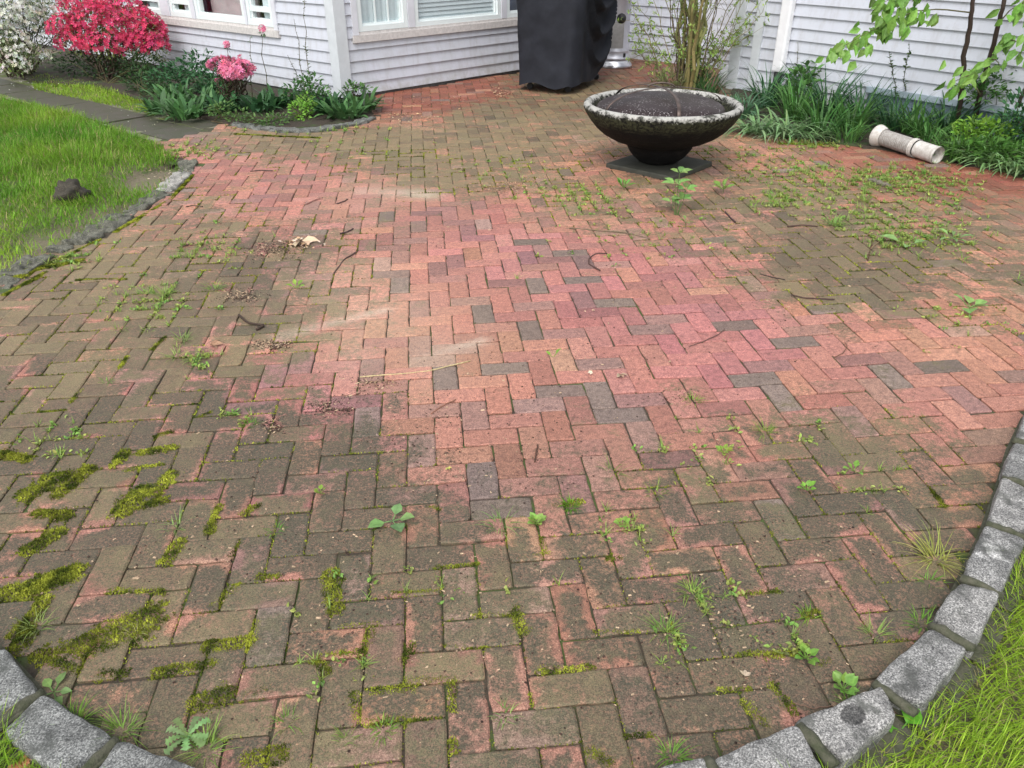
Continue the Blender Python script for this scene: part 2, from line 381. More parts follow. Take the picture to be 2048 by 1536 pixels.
def screen_mat():
    m, n, b = new_mat('spark_mesh'); tc = N_(n, 'ShaderNodeTexCoord')
    v = N_(n, 'ShaderNodeTexVoronoi'); v.inputs['Scale'].default_value = 62; n.links.new(tc.outputs['Object'], v.inputs['Vector'])
    f = noise(n, 9, 3, .6, tc.outputs['Object'])
    dots = math_(n, 'MULTIPLY', ramp(n, v.outputs['Distance'], [(.14, (1, 1, 1)), (.34, (0, 0, 0))]), ramp(n, f, [(.42, (0, 0, 0)), (.56, (1, 1, 1))]))
    n.links.new(mix(n, dots, (.045, .030, .030), (.55, .52, .52)), b.inputs['Base Color']); b.inputs['Roughness'].default_value = .45; b.inputs['Metallic'].default_value = .2
    t = N_(n, 'ShaderNodeBsdfTransparent'); ms = N_(n, 'ShaderNodeMixShader'); ms.inputs[0].default_value = .25
    n.links.new(b.outputs[0], ms.inputs[1]); n.links.new(t.outputs[0], ms.inputs[2]); n.links.new(ms.outputs[0], n.nodes['Material Output'].inputs[0]); return m
M_SCREEN = screen_mat()
M_STRAP = simple('rusty_steel', (.15, .11, .095), .45, .5, 25, .3, 80, .3, .002)
M_PIPE = simple('dirty_white_pipe', (.62, .60, .57), .55, 0, 30, .2, 0, 0, 0, (.40, .37, .33))
M_PIPEG = simple('dirty_grey_pipe', (.36, .34, .32), .6, 0, 40, .25, 0, 0, 0, (.22, .20, .18))

# ================================================================== ground, lawn soil, path
mb = MB(); mb.add([(-90, -60, -.05), (90, -60, -.05), (90, 120, -.05), (-90, 120, -.05)], [(0, 1, 2, 3)])
kind(mb.build('ground', M_LAWNSOIL), 'structure')
def inpoly(x, y, P):
    P = np.asarray(P); c = np.zeros(np.shape(x), bool); j = len(P) - 1
    for i in range(len(P)):
        xi, yi, xj, yj = P[i, 0], P[i, 1], P[j, 0], P[j, 1]
        c ^= ((yi > y) != (yj > y)) & (x < (xj - xi) * (y - yi) / (yj - yi + 1e-12) + xi); j = i
    return c
def distpoly(x, y, P):
    P = np.asarray(P); d = np.full(np.shape(x), 1e9)
    for i in range(len(P)):
        a, b = P[i - 1], P[i]; ab = b - a; L = ab @ ab + 1e-12
        t = np.clip(((x - a[0]) * ab[0] + (y - a[1]) * ab[1]) / L, 0, 1)
        d = np.minimum(d, np.hypot(x - a[0] - t * ab[0], y - a[1] - t * ab[1]))
    return d
def g2(*pts): return np.array([G(*p)[:2] for p in pts])

# walls: start point and direction (plan)
def wdir(a): a = math.radians(a); return np.array([math.cos(a), math.sin(a)])
WM = (np.array([-.970, 9.896]), wdir(44)); WL = (np.array([-1.847, 9.048]), wdir(140.5))
WB = (np.array([1.704, 12.156]), wdir(-43)); WR = (np.array([2.583, 9.636]), wdir(-54))
RC = g2((1600, 1452, .05), (1750, 1364, .05), (1862, 1252, .045), (1920, 1162, .035), (1968, 1062, .02), (1998, 975, .01), (2018, 903), (2048, 840))
RC_IN = np.concatenate([g2((1180, 1566, .05), (1415, 1518, .05)), RC, [[2.22, 2.72], [2.55, 2.90], [2.95, 2.98], [3.4, 2.96]]])
LCB = np.concatenate([[[-1.95, 1.62], [-1.62, 1.58]], g2((0, 1292, .035), (85, 1384, .035), (232, 1480, .035), (425, 1548, .035)), [[-.42, .90], [-.15, .86]]])
LCF = g2((395, 322), (385, 345), (345, 385), (280, 425), (215, 465), (160, 490), (110, 510), (50, 552), (0, 590))
LCF = np.concatenate([LCF, [[-2.62, 3.3], [-2.5, 2.8], [-2.3, 2.3], [-2.15, 1.85], [-1.95, 1.62]]])
ISL = g2((755, 238), (720, 250), (620, 265), (540, 263), (455, 252))
BEDR = g2((1462, 160), (1450, 215), (1500, 262), (1640, 285), (1760, 300), (1890, 325), (2048, 352), (2200, 390), (2400, 430))
wm_corner = WM[0] + WM[1] * -1.1; wm_in = WM[0] + WM[1] * 3.55
patio = np.concatenate([RC_IN, [[4.6, 2.9], [4.9, 4.6]], BEDR[::-1], [WR[0] + [-.05, .10], [2.95, 10.95]], [wm_in], [wm_corner + [.25, .25]], ISL,
                        g2((325, 285), (345, 315)), LCF, LCB[1:]])
def pave_joint():
    st = .12; xs = np.arange(-3.4, 5.2, st); ys = np.arange(.6, 12.6, st); X, Y = np.meshgrid(xs, ys, indexing='ij'); nx, ny = X.shape
    Z = (fbm(X * 1.1, Y * 1.1, 0, 2) - .5) * .022 - .0075
    V = np.stack([X, Y, Z], 2).reshape(-1, 3); F = np.array([(i * ny + j, (i + 1) * ny + j, (i + 1) * ny + j + 1, i * ny + j + 1) for i in range(nx - 1) for j in range(ny - 1)])
    c = V[F].mean(1); k = inpoly(c[:, 0], c[:, 1], patio) | (distpoly(c[:, 0], c[:, 1], patio) < .10)
    mb = MB(); mb.add(V, F[k]); kind(mb.build('patio_bed', M_JOINT, smooth=True), 'structure')
pave_joint()
# growth samples: picture of where the film of algae lies (cover, darkness, warmth of clay)
SMP = """760,215,.1,.3,.9 900,190,.1,.3,.8 980,225,.75,.3,.8 560,290,.8,.15,.6 760,290,.9,.15,.5 1000,290,.75,.1,.8 1100,230,.7,.35,.8 1150,180,.72,.4,.8 1300,150,.45,.4,.8 1200,210,.7,.5,.8 1400,240,.6,.4,.8
450,330,.25,.3,.3 600,350,.3,.3,.3 420,400,.45,.3,.4 560,400,.2,.3,.4 700,400,.25,.2,.5 850,360,.75,.2,.6 1000,360,.7,.2,.8 1100,400,.5,.2,.7 1200,340,.4,.3,.8 1180,420,.6,.1,.8
850,430,.15,.2,.3 950,450,.1,.2,.2 1050,430,.15,.2,.3 750,470,.3,.3,.3 600,480,.6,.4,.4 450,460,.6,.2,.5 300,470,.65,.3,.5 200,520,.75,.1,.5 350,560,.75,.3,.5 550,570,.75,.4,.4 680,540,.5,.1,.8 800,520,.2,.1,.8 900,520,.12,.3,.2 1050,520,.1,.3,.1 1200,520,.15,.3,.1 1300,450,.4,.3,.4 1400,430,.6,.6,.5 1500,450,.6,.4,.5 1650,400,.65,.3,.8 1850,400,.6,.3,.9 1750,330,.3,.3,1 1950,340,.15,.2,1 1600,320,.4,.3,.9 2000,420,.5,.5,.9
1650,520,.85,.9,.3 1500,540,.5,.5,.3 1800,520,.75,.6,.6 1950,520,.65,.6,.7 1600,580,.85,.5,.4 1750,600,.75,.5,.5 1950,620,.4,.4,.8 1350,560,.08,.2,0 1200,620,.05,.2,0 1350,650,.05,.2,0 1500,640,.1,.3,.1 1650,680,.15,.3,.4 1850,700,.15,.3,.7 2000,720,.2,.3,.8 1700,780,.08,.2,.4 1900,800,.05,.2,.5 1450,750,.05,.3,0 1980,850,.1,.2,.4
900,620,.1,.1,.7 1000,640,.1,.2,.4 780,620,.45,0,1 700,680,.5,0,1 850,700,.15,0,1 950,720,.1,0,.9 1080,740,.1,.1,.6 600,640,.7,.1,.7 500,650,.7,.3,.4 300,640,.8,.3,.5 100,640,.8,.3,.5
500,760,.6,.7,.1 620,760,.4,.5,.2 720,760,.1,.3,.2 660,820,.15,.5,0 600,830,.75,1,0 560,860,.8,1,0 720,880,.85,1,0 640,505,.6,1,.2 520,505,.6,1,.2 480,590,.8,1,.2 750,850,.6,1,0 850,850,.2,.3,.5 950,880,.08,.2,.6 1100,850,.1,.2,.6 1250,850,.12,.3,.6 1350,810,.4,.6,.3 1300,760,.1,.2,.3 1200,800,.15,.4,.3
400,850,.9,.8,.3 200,850,.85,.6,.3 50,850,.85,.5,.4 550,930,.9,.9,.2 700,920,.8,.9,.2 830,930,.45,.7,.2 950,960,.3,.8,0 1050,930,.2,.4,.3 1150,920,.3,.4,.3 1300,900,.45,.5,.4 1500,880,.6,.5,.5 1650,880,.7,.4,.4 1800,860,.6,.4,.6 1900,920,.65,.4,.6 1750,950,.8,.5,.5
100,1000,.75,.4,.3 300,1050,.85,.5,.3 500,1050,.85,.6,.3 700,1050,.85,.6,.3 900,1050,.85,.6,.3 1100,1000,.6,.6,.3 1250,980,.4,.4,.3 1400,1000,.75,.7,.3 1600,1050,.85,.7,.3 1800,1050,.85,.5,.5 1900,1100,.7,.5,.4
200,1200,.7,.4,.3 50,1100,.7,.5,.2 450,1200,.75,.4,.4 650,1150,.75,.4,.4 850,1150,.8,.4,.4 1050,1150,.75,.4,.4 1250,1150,.85,.6,.4 1450,1150,.85,.8,.3 1650,1130,.6,.6,.2 1750,1200,.75,.7,.2
150,1350,.7,.4,.3 400,1350,.75,.4,.4 600,1350,.75,.4,.4 800,1350,.65,.4,.4 1000,1350,.7,.4,.4 1200,1350,.8,.5,.4 1400,1350,.85,.8,.3 1600,1350,.75,.7,.2 1500,1250,.85,.8,.3 300,1500,.7,.4,.4 600,1500,.7,.4,.4 800,1500,.5,.4,.4 1000,1500,.6,.4,.3 1200,1500,.6,.4,.3 1400,1500,.7,.6,.3"""
SMP = np.array([list(map(float, s.split(','))) for s in SMP.split()])
SW = np.array([G(a, b)[:2] for a, b in SMP[:, :2]]); SR = np.hypot(SW[:, 0], SW[:, 1]) + 1
def growth(x, y):
    x = np.asarray(x); out = np.zeros((len(x), 3)); ws = np.zeros(len(x))
    for (sx, sy), s, r in zip(SW, SMP[:, 2:], SR):
        w = 1 / (((x - sx) ** 2 + ((y - sy) * .6) ** 2) / (r * .12) ** 2 + .12) ** 2
        out += w[:, None] * s; ws += w
    return out / ws[:, None]
DUST = [(G(a, b)[:2], G(c, d)[:2], w) for a, b, c, d, w in ((560, 672, 770, 618, .05), (840, 715, 965, 680, .04), (730, 382, 850, 388, .12))]
TANZ = [(G(a, b)[:2], w, k) for a, b, w, k in ((770, 640, .30, .34), (860, 700, .25, .30), (700, 560, .28, .22), (720, 700, .2, .3), (740, 400, .35, .16))]
def dustf(x, y):
    r = np.zeros(len(x))
    for a, b, w in DUST:
        ab = b - a; t = np.clip(((x - a[0]) * ab[0] + (y - a[1]) * ab[1]) / (ab @ ab), 0, 1)
        d = np.hypot(x - a[0] - t * ab[0], y - a[1] - t * ab[1]); r = np.maximum(r, .9 * np.exp(-(d / w) ** 2) * (.5 + .5 * t))
    for c, w, k in TANZ: r = np.maximum(r, k * np.exp(-(np.hypot(x - c[0], (y - c[1]) * .7) / w) ** 2))
    return r
# ---- herringbone of bricks, one sheet of paving
UN = .1035; YAW = math.radians(6.05); OFF = np.array([.722, 15.934])
cy, sy = math.cos(YAW), math.sin(YAW)
def grid2w(u, v):
    u = (u + OFF[0]) * UN; v = (v + OFF[1]) * UN
    return cy * u - sy * v, sy * u + cy * v
DARKS = [G(a, b)[:2] for a, b in ((965, 625), (1203, 775), (1135, 778), (1225, 822), (1455, 645), (1505, 755), (1065, 492), (1075, 570), (1000, 730), (895, 750), (545, 1260), (640, 465),
                                 (775, 430), (1050, 655), (1590, 675), (1780, 770), (1120, 505), (1235, 600), (795, 572), (965, 950), (1010, 985), (1660, 615), (1430, 475), (1870, 520))]
def bricks():
    cells = []
    for u in range(-75, 76):
        for v in range(-22, 125):
            k = (u - v) % 4
            if k == 0: cells.append((u, v, 0))        # upright brick
            elif k == 1: cells.append((u, v, 1))      # lying brick
    cells = np.array(cells); hz = cells[:, 2] == 1
    cu = cells[:, 0] + np.where(hz, 1.0, .5); cv = cells[:, 1] + np.where(hz, .5, 1.0)
    X, Y = grid2w(cu, cv)
    keep = inpoly(X, Y, patio) | (distpoly(X, Y, patio) < .035)
    X, Y, hz = X[keep], Y[keep], hz[keep]; N = len(X)
    s = np.array([0, .03, .2, .4, .6, .8, .97, 1.0]); q = np.array([0, .06, .35, .65, .94, 1.0])
    Sx, Qy = np.meshgrid(s, q, indexing='ij'); ns, nq = len(s), len(q)
    lx = (Sx - .5) * (UN * 2 - .0045); ly = (Qy - .5) * (UN - .0045)
    edge = (Sx == 0) | (Sx == 1) | (Qy == 0) | (Qy == 1)
    z = np.where(edge, -.0032, 0.0)
    lx = lx.ravel(); ly = ly.ravel(); z = z.ravel(); edge = edge.ravel()
    rot = YAW + np.where(hz, 0, math.pi / 2) + rng.normal(0, .007, N)
    X = X + rng.normal(0, .0009, N); Y = Y + rng.normal(0, .0009, N)
    px = lx[None] * (1 + rng.normal(0, .004, (N, 1))); py = ly[None] * (1 + rng.normal(0, .010, (N, 1)))
    jit = rng.normal(0, .0016, (N, len(lx))) * edge[None]
    cor = ((Sx == 0) | (Sx == 1)).ravel() & ((Qy == 0) | (Qy == 1)).ravel(); chip = (.0015 + .0055 * rng.random((N, len(lx))) ** 2) * cor[None]
    px = px - np.sign(lx)[None] * chip; py = py - np.sign(ly)[None] * chip; z = z - .0 ; zc_ = -chip * .5
    cr, sr = np.cos(rot)[:, None], np.sin(rot)[:, None]
    gx = X[:, None] + px * cr - (py + jit) * sr; gy = Y[:, None] + px * sr + (py + jit) * cr
    und = (fbm(gx * 1.1, gy * 1.1, 0, 2) - .5) * .022
    z0 = rng.normal(0, .0016, (N, 1)); tx = rng.normal(0, .010, (N, 1)); ty = rng.normal(0, .016, (N, 1))
    gz = z[None] + zc_ + z0 + px * tx + py * ty + und + rng.normal(0, .0004, px.shape)
    k = ns * nq; F = np.array([(i * nq + j, (i + 1) * nq + j, (i + 1) * nq + j + 1, i * nq + j + 1) for i in range(ns - 1) for j in range(nq - 1)])
    # skirt
    ring = [i * nq for i in range(ns)] + [(ns - 1) * nq + j for j in range(1, nq)] + [i * nq + nq - 1 for i in range(ns - 2, -1, -1)] + [j for j in range(nq - 2, 0, -1)]
    R = len(ring)
    top = np.stack([gx, gy, gz], 2); sk = top[:, ring].copy(); sk[:, :, 2] = -.03
    V = np.concatenate([top, sk], 1); kk = k + R
    F2 = np.array([(ring[(i + 1) % R], ring[i], k + i, k + (i + 1) % R) for i in range(R)])
    FF = (np.concatenate([F, F2])[None] + (np.arange(N) * kk)[:, None, None]).reshape(-1, 4)
    vx, vy = V[:, :, 0].ravel(), V[:, :, 1].ravel()
    gr = growth(vx, vy); w = np.clip(growth(X, Y)[:, 2] + .55 * sm(2.9, 1.9, Y), 0, 1)
    pink = np.array([.335, .140, .128]); orange = np.array([.41, .200, .125]); red = np.array([.20, .062, .040]); tan = np.array([.40, .22, .135])
    far = sm(7.6, 8.6, Y)[:, None]; rr = (sm(1.9, 3.2, X) * sm(4.6, 5.6, Y))[:, None]
    base = pink * (1 - w[:, None]) + orange * w[:, None]
    base = base * (1 - np.maximum(far, rr) * .85) + red * np.maximum(far, rr) * .85
    nearf = sm(3.0, 2.0, Y)[:, None]; base = base * (1 - nearf * np.array([.30, .27, .20]))
    u = rng.random(N)[:, None]
    base = np.where(u < .12, base * [.72, .82, .90], np.where(u > .94, tan * .5 + base * .5, base))
    base = base * (1 + rng.normal(0, .11, (N, 1))) * (1 + rng.normal(0, .035, (N, 3)))
    dk = np.zeros(N, bool)
    for d in DARKS:
        dd = np.hypot(X - d[0], Y - d[1]); i = np.argmin(dd); dk[i] = dd[i] < .12
    dk |= rng.random(N) < .010
    char = np.array([[.165, .128, .108]]) * (1 + rng.normal(0, .20, (N, 1))) * (1 + rng.normal(0, .018, (N, 3)))
    part = rng.random(N) < .08
    base = np.where(dk[:, None], char * .82 + base * .18 * np.array([.8, 1, 1]), np.where(part[:, None], base * .5 + char * .6, base))
    C = np.repeat(np.clip(base, .02, .8), kk, 0)
    mb = MB(); mb.add(V.reshape(-1, 3), FF, C)
    o = mb.build('patio', M_BRICK, smooth=False); kind(o, 'structure')
    bj = np.repeat(rng.normal(0, .06, N), kk); bt = np.repeat(rng.normal(0, .22, N), kk) + .30 * sm(3.0, 1.9, vy)
    em = np.zeros(kk); em[:k] = ((Sx <= .03) | (Sx >= .97) | (Qy <= .06) | (Qy >= .94)).ravel(); em[k:] = 1
    bj = bj - np.tile(em, N) * .38 * sm(.50, .72, fbm(vx * 9, vy * 9, 6, 2)) * sm(.3, .6, gr[:, 0]) * (.35 + .65 * sm(4.2, 2.6, vy))
    op = np.clip(gr[:, 0] + bj, 0, 1); tone = np.clip(gr[:, 1] + bt, 0, 1)
    A = np.stack([op, tone, dustf(vx, vy), np.ones(len(vx))], 1)
    at = o.data.color_attributes.new('Alg', 'FLOAT_COLOR', 'POINT'); at.data.foreach_set('color', A.ravel())
    return X, Y
BX, BY = bricks()
def gz(x, y): return (fbm(np.asarray(x) * 1.1, np.asarray(y) * 1.1, 0, 2) - .5) * .022

# ---- flagstone path
PATH = g2((455, 252), (325, 285), (250, 262), (100, 212), (0, 192), (-160, 160), (-160, 128), (0, 140), (120, 182), (300, 222), (420, 238))
def path():
    mb = MB(); a = math.atan2(PATH[4][1] - PATH[1][1], PATH[4][0] - PATH[1][0]); d = np.array([math.cos(a), math.sin(a)]); p = np.array([-d[1], d[0]])
    o = PATH[1]
    for i in range(-1, 15):
        for j in range(-1, 5):
            L, Wd = .62, .46; off = .31 * (j % 2)
            s0, s1 = i * L + off, i * L + off + L - .032; t0, t1 = -j * Wd - .1, -j * Wd - .1 - Wd + .032
            c = o + d * (s0 + s1) / 2 + p * (t0 + t1) / 2
            if not inpoly(np.array([c[0]]), np.array([c[1]]), PATH)[0]: continue
            zz = -.012 + rng.normal(0, .003)
            q = [o + d * s + p * t + rng.normal(0, .006, 2) for s, t in ((s0, t0), (s1, t0), (s1, t1), (s0, t1))]
            V = [(*k, zz + rng.normal(0, .003)) for k in q] + [(*k, -.04) for k in q]
            mb.add(V, [(0, 1, 2, 3), (0, 4, 5, 1), (1, 5, 6, 2), (2, 6, 7, 3), (3, 7, 4, 0)])
    kind(mb.build('flagstone_path', M_SLATE), 'structure')
    c = PATH.mean(0); n = len(PATH); V = [(*(c + (p - c) * 1.02), -.019) for p in PATH] + [(*c, -.019)]; m2 = MB(); m2.add(V, [(k, (k + 1) % n, n) for k in range(n)])
    kind(m2.build('path_joint_fill', soil_mat('path_joint', (.12, .11, .08), (.26, .24, .19), (.10, .13, .03), .5)), 'structure')
path()

# ================================================================== curb stones
def stone(c, s, rz, z0=0.0, seed=0, rough=.008, sub=12, pw=9):
    n = sub; r2 = np.random.default_rng(seed)
    u = np.linspace(-1, 1, n); V = []; F = []; idx = 0; mbv = []
    faces = []
    for ax in range(3):
        for sg in (-1, 1):
            A, B = np.meshgrid(u, u, indexing='ij'); K = np.full_like(A, sg)
            P = [None] * 3; P[ax] = K; P[(ax + 1) % 3] = A; P[(ax + 2) % 3] = B
            P = np.stack(P, 2).reshape(-1, 3)
            f = np.array([(i * n + j, (i + 1) * n + j, (i + 1) * n + j + 1, i * n + j + 1) for i in range(n - 1) for j in range(n - 1)])
            if sg < 0: f = f[:, ::-1]
            faces.append((P, f))
    out = MB(); ca, sa = math.cos(rz), math.sin(rz)
    tp = r2.normal(0, .09, 4)
    for P, f in faces:
        l = (np.abs(P) ** pw).sum(1) ** (1 / pw); Q = P / l[:, None] * 1.04
        Q[:, 0] *= 1 + tp[0] * Q[:, 1]; Q[:, 1] *= 1 + tp[1] * Q[:, 0]; Q[:, 0] += tp[2] * Q[:, 1] * .6
        X = Q * np.array(s) / 2
        h = (fbm(X[:, 0] * 16 + seed * 3.1, X[:, 1] * 16 + X[:, 2] * 9, X[:, 2] * 16 + seed, 3) - .5)
        X = X + nrm(P) * h[:, None] * rough * 4 + tp[3] * 0
        V = np.stack([X[:, 0] * ca - X[:, 1] * sa, X[:, 0] * sa + X[:, 1] * ca, X[:, 2]], 1)
        out.add(V, f, (1, 1, 1))
    return out
def curb_stone(p0, p1, outw, top, label, seed, group, gap=.022, tint=(1, 1, 1), name='curb_stone', rough=.0042, thick=.12, side=1):
    p0, p1 = np.array(p0), np.array(p1); d = p1 - p0; L = np.linalg.norm(d); d = d / L; nr = np.array([d[1], -d[0]]) * side
    c2 = (p0 + p1) / 2 + nr * outw / 2; c = np.array([c2[0], c2[1], top - thick / 2])
    m = stone(c, (L - gap, outw, thick), math.atan2(d[1], d[0]), seed=seed, rough=rough, sub=44 if seed in (13, 16) else 24, pw=11)
    C_ = []
    for v in m.V:
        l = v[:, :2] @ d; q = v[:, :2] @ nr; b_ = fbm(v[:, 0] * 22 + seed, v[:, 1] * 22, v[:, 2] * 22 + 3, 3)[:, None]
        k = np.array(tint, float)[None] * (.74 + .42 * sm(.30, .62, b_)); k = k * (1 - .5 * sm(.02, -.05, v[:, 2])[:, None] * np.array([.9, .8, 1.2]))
        if seed == 13: k = np.where(((l - .0) ** 2 / .030 ** 2 + (q + .01) ** 2 / .024 ** 2 < 1 + .5 * (b_[:, 0] - .5))[:, None], k * .30, k)
        if seed == 16: k = np.where(((l ** 2 + (q + .01) ** 2) < .045 ** 2 * (b_[:, 0] > .5))[:, None], k * 1.9, k)
        C_.append(k)
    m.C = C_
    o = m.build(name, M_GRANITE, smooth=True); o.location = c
    return tag(o, label, 'curb stone', group)
CG = 'granite blocks edging the lower right curve of the patio'
right_lab = ['granite curb block cut by the bottom edge, left of centre', 'granite curb block at the bottom, just left of the mortar ridge nearest the lawn', 'granite curb block with a round dark stain on its top', 'pale granite curb block second up from the dark-stained one',
             'evenly speckled granite curb block beside the yellow grass tuft and lawn', 'granite curb block with a white lichen patch on top', 'small granite curb block with a grey-green shaded top half', 'short granite curb block below the last one at the right edge',
             'granite curb block at the right edge level with the clean pink bricks', 'topmost granite curb block, cut by the right edge']
for i in range(len(RC_IN) - 1):
    lab = right_lab[i] if i < len(right_lab) else 'granite curb block continuing past the right edge, number %s from the corner' % ['first', 'second', 'third', 'fourth'][i - 10]
    curb_stone(RC_IN[i], RC_IN[i + 1], .102, .055, lab, 11 + i, CG, tint=(.78, .78, .77) if i % 2 else (.90, .89, .87), gap=.024)
LGB = 'granite blocks edging the lower left corner of the patio'
ll = ['granite curb block outside the left edge, farthest', 'granite curb block just outside the left edge', 'granite curb block in the left bottom corner, cut by the left edge', 'granite curb block below left of the corner mortar ridge beside the lawn', 'granite curb block under the dandelion leaves at the bottom', 'granite curb block cut by the bottom edge right of the dandelion', 'granite curb block mostly below the bottom edge', 'granite curb block wholly below the bottom edge']
for i in range(len(LCB) - 1):
    curb_stone(LCB[i], LCB[i + 1], .115, .040, ll[i], 40 + i, LGB, gap=.03, tint=(.62, .64, .63), side=1)
def mortar(P, outw, top, side=1):
    mb = MB(); P = np.asarray(P)
    for i in range(len(P)):
        a = P[max(i - 1, 0)]; b = P[min(i + 1, len(P) - 1)]; d = (b - a) / np.linalg.norm(b - a); nr = np.array([d[1], -d[0]]) * side
        t = np.linspace(-.02, 1.05, 8); pts = np.array([[*(P[i] + nr * outw * k), top - .009 + .004 * math.sin(k * 3) + rng.normal(0, .002)] for k in t])
        mb.tube(pts, [.012] + [.013 + rng.normal(0, .0012) for _ in t[2:]] + [.010], 8); mb.tube(pts + [*(d * .012), -.004], .007, 6)
    q = []
    for i in range(len(P) - 1):
        d = P[i + 1] - P[i]; d = d / np.linalg.norm(d); nr = np.array([d[1], -d[0]]) * side
        mb.add([(*(P[i] - nr * .012), .004), (*(P[i + 1] - nr * .012), .004), (*(P[i + 1] + nr * (outw + .045)), .006), (*(P[i] + nr * (outw + .045)), .006)], [(0, 1, 2, 3)])
    return mb
kind(mortar(RC_IN, .102, .055).build('curb_mortar', M_MORTAR, smooth=True), 'structure')
kind(mortar(LCB, .115, .040).build('curb_mortar', M_MORTAR, smooth=True), 'structure')
FG = 'low flat stones edging the lawn on the left'
fl = ['stone at the tip of the lawn edge, nearest the flagstone path', 'small whitish stone below the tip of the lawn edge', 'flat stone beside the bare soil patch', 'long flat stone below the bare soil, upper half of the lawn edge', 'rounded grey stone in the middle of the lawn edge', 'flat grey stone under the pale weed on the lawn edge', 'flat dark stone above the yellow moss by the lawn', 'grey stone near the left edge above the yellow moss', 'grey stone cut by the left edge']
for i in range(len(LCF) - 1):
    lab = fl[i] if i < len(fl) else 'flat edging stone left of the picture, %s beyond the edge' % ['first', 'second', 'third', 'fourth', 'fifth', 'sixth'][i - len(fl)]
    curb_stone(LCF[i], LCF[i + 1], .11 + .06 * rng.random(), .001 + .008 * rng.random(), lab, 60 + i, FG, gap=.03 + .05 * rng.random(), tint=(.42, .42, .33) if i != 1 else (1.15, 1.12, 1.05), name='edging_stone', rough=.022, thick=.09, side=1)
IG = 'low stones edging the flower bed by the house corner'
il = ['stacked dark edging stone at the right tip of the flower bed', 'edging stone with a white spot right of the middle of the flower bed', 'long grey edging stone in the middle of the flower bed rim', 'grey edging stone at the left end of the flower bed by the path']
for i in range(len(ISL) - 1):
    curb_stone(ISL[i], ISL[i + 1], .10, .022, il[i], 80 + i, IG, gap=.05, tint=(.50, .52, .48), name='edging_stone', rough=.014, thick=.09, side=1)
m = stone((0, 0, 0), (.17, .15, .15), .4, seed=99, rough=.035, pw=3); m.C = [np.broadcast_to(np.array([.15, .125, .08]), v.shape) for v in m.V]
o = m.build('rock', M_GRANITE, smooth=True); o.location = G(142, 398) + np.array([0, 0.05, .02]); tag(o, 'brown rock half sunk in the grass left of the patio', 'rock')

# ================================================================== house
house = empty('house', (*(WM[0] + WM[1] * -1.15), 0), 'house with pale lavender lap siding, white windows and corner boards', 'house')
def wpt(w, s, out, z): # out: towards the camera side
    n = np.array([w[1][1], -w[1][0]])
    if n @ w[0] > 0: n = -n
    p = w[0] + w[1] * s + n * out; return (p[0], p[1], z)
def wquad(mb, w, s0, s1, o0, z0, o1, z1):
    V = np.array([wpt(w, s0, o0, z0), wpt(w, s1, o0, z0), wpt(w, s1, o1, z1), wpt(w, s0, o1, z1)]); out = np.array(wpt(w, 0, 1, 0)) - np.array(wpt(w, 0, 0, 0))
    mb.add(V, [(0, 1, 2, 3)] if np.cross(V[1] - V[0], V[3] - V[0]) @ out > 0 else [(3, 2, 1, 0)])
def wbox(mb, w, s0, s1, o0, o1, z0, z1):
    V = [wpt(w, s, o, z) for s in (s0, s1) for o in (o0, o1) for z in (z0, z1)]
    mb.add(V, [(0, 1, 3, 2), (4, 6, 7, 5), (0, 4, 5, 1), (2, 3, 7, 6), (0, 2, 6, 4), (1, 5, 7, 3)])
def siding(w, s0, s1, zb, zt, holes=(), exp=.1155, seams=()):
    mb = MB(); z = zb
    while z < zt:
        zs = sorted({z, z + exp} | {h[k] for h in holes for k in (2, 3) if z < h[k] < z + exp})
        for a, b in zip(zs[:-1], zs[1:]):
            cut = sorted((h[0], h[1]) for h in holes if h[2] <= a + 1e-6 and h[3] >= b - 1e-6)
            s = s0; segs = []
            for c in cut:
                if c[0] > s: segs.append((s, c[0]))
                s = max(s, c[1])
            if s < s1: segs.append((s, s1))
            oa = .022 * (1 - (a - z) / exp) + .003; ob = .022 * (1 - (b - z) / exp) + .003
            for p, q in segs:
                n = max(1, int((q - p) / .5)); k = np.linspace(p, q, n + 1)
                for i in range(n):
                    e0, e1 = rng.normal(0, .0006, 2) * 0
                    wquad(mb, w, k[i], k[i + 1], oa, a, ob, b)
                if a == z: wquad(mb, w, p, q, .001, a + .001, oa, a)
        z += exp
    return mb
HM = [(-1.0, 1.95, .572, 1.85)]; HL = [(1.0, 4.25, .572, 1.85)]; HB = [(.93, 1.95, .235, 2.3)]
siding(WM, -1.13, 3.6, .032, 2.6, HM).build('siding_wall', M_SIDING, house)
siding(WL, .02, 9.0, .02, 2.6, HL).build('siding_wall', M_SIDING, house)
siding(WB, -.05, 2.2, .0, 2.6, HB, .1155).build('siding_wall', M_SIDING, house)
siding(WR, .02, 5.6, .02, 2.6, [(1.71, 3.5, 0, .245)]).build('siding_wall', M_SIDING, house)
mb = MB(); wbox(mb, WM, -1.1, 3.6, -.2, -.012, -.1, .06); wbox(mb, WL, .05, 9, -.2, -.012, -.1, .06); wbox(mb, WR, .02, 5.6, -.2, -.012, -.1, .30); wbox(mb, WB, -.05, 2.2, -.2, -.012, -.1, .25)
mb.build('foundation', M_FOUND, house)
# upper storey backing, so no light leaks in, and the return of the nearer wing
mb = MB(); wbox(mb, WR, -.02, 0, -1.4, -.001, 0, 2.6); mb.build('siding_wall', M_SIDING, house)
def corner(w, s0, s1, o, z0, z1, m=M_TRIM):
    mb = MB(); wbox(mb, w, s0, s1, -.01, o, z0, z1); return mb.build('corner_board', m, house)

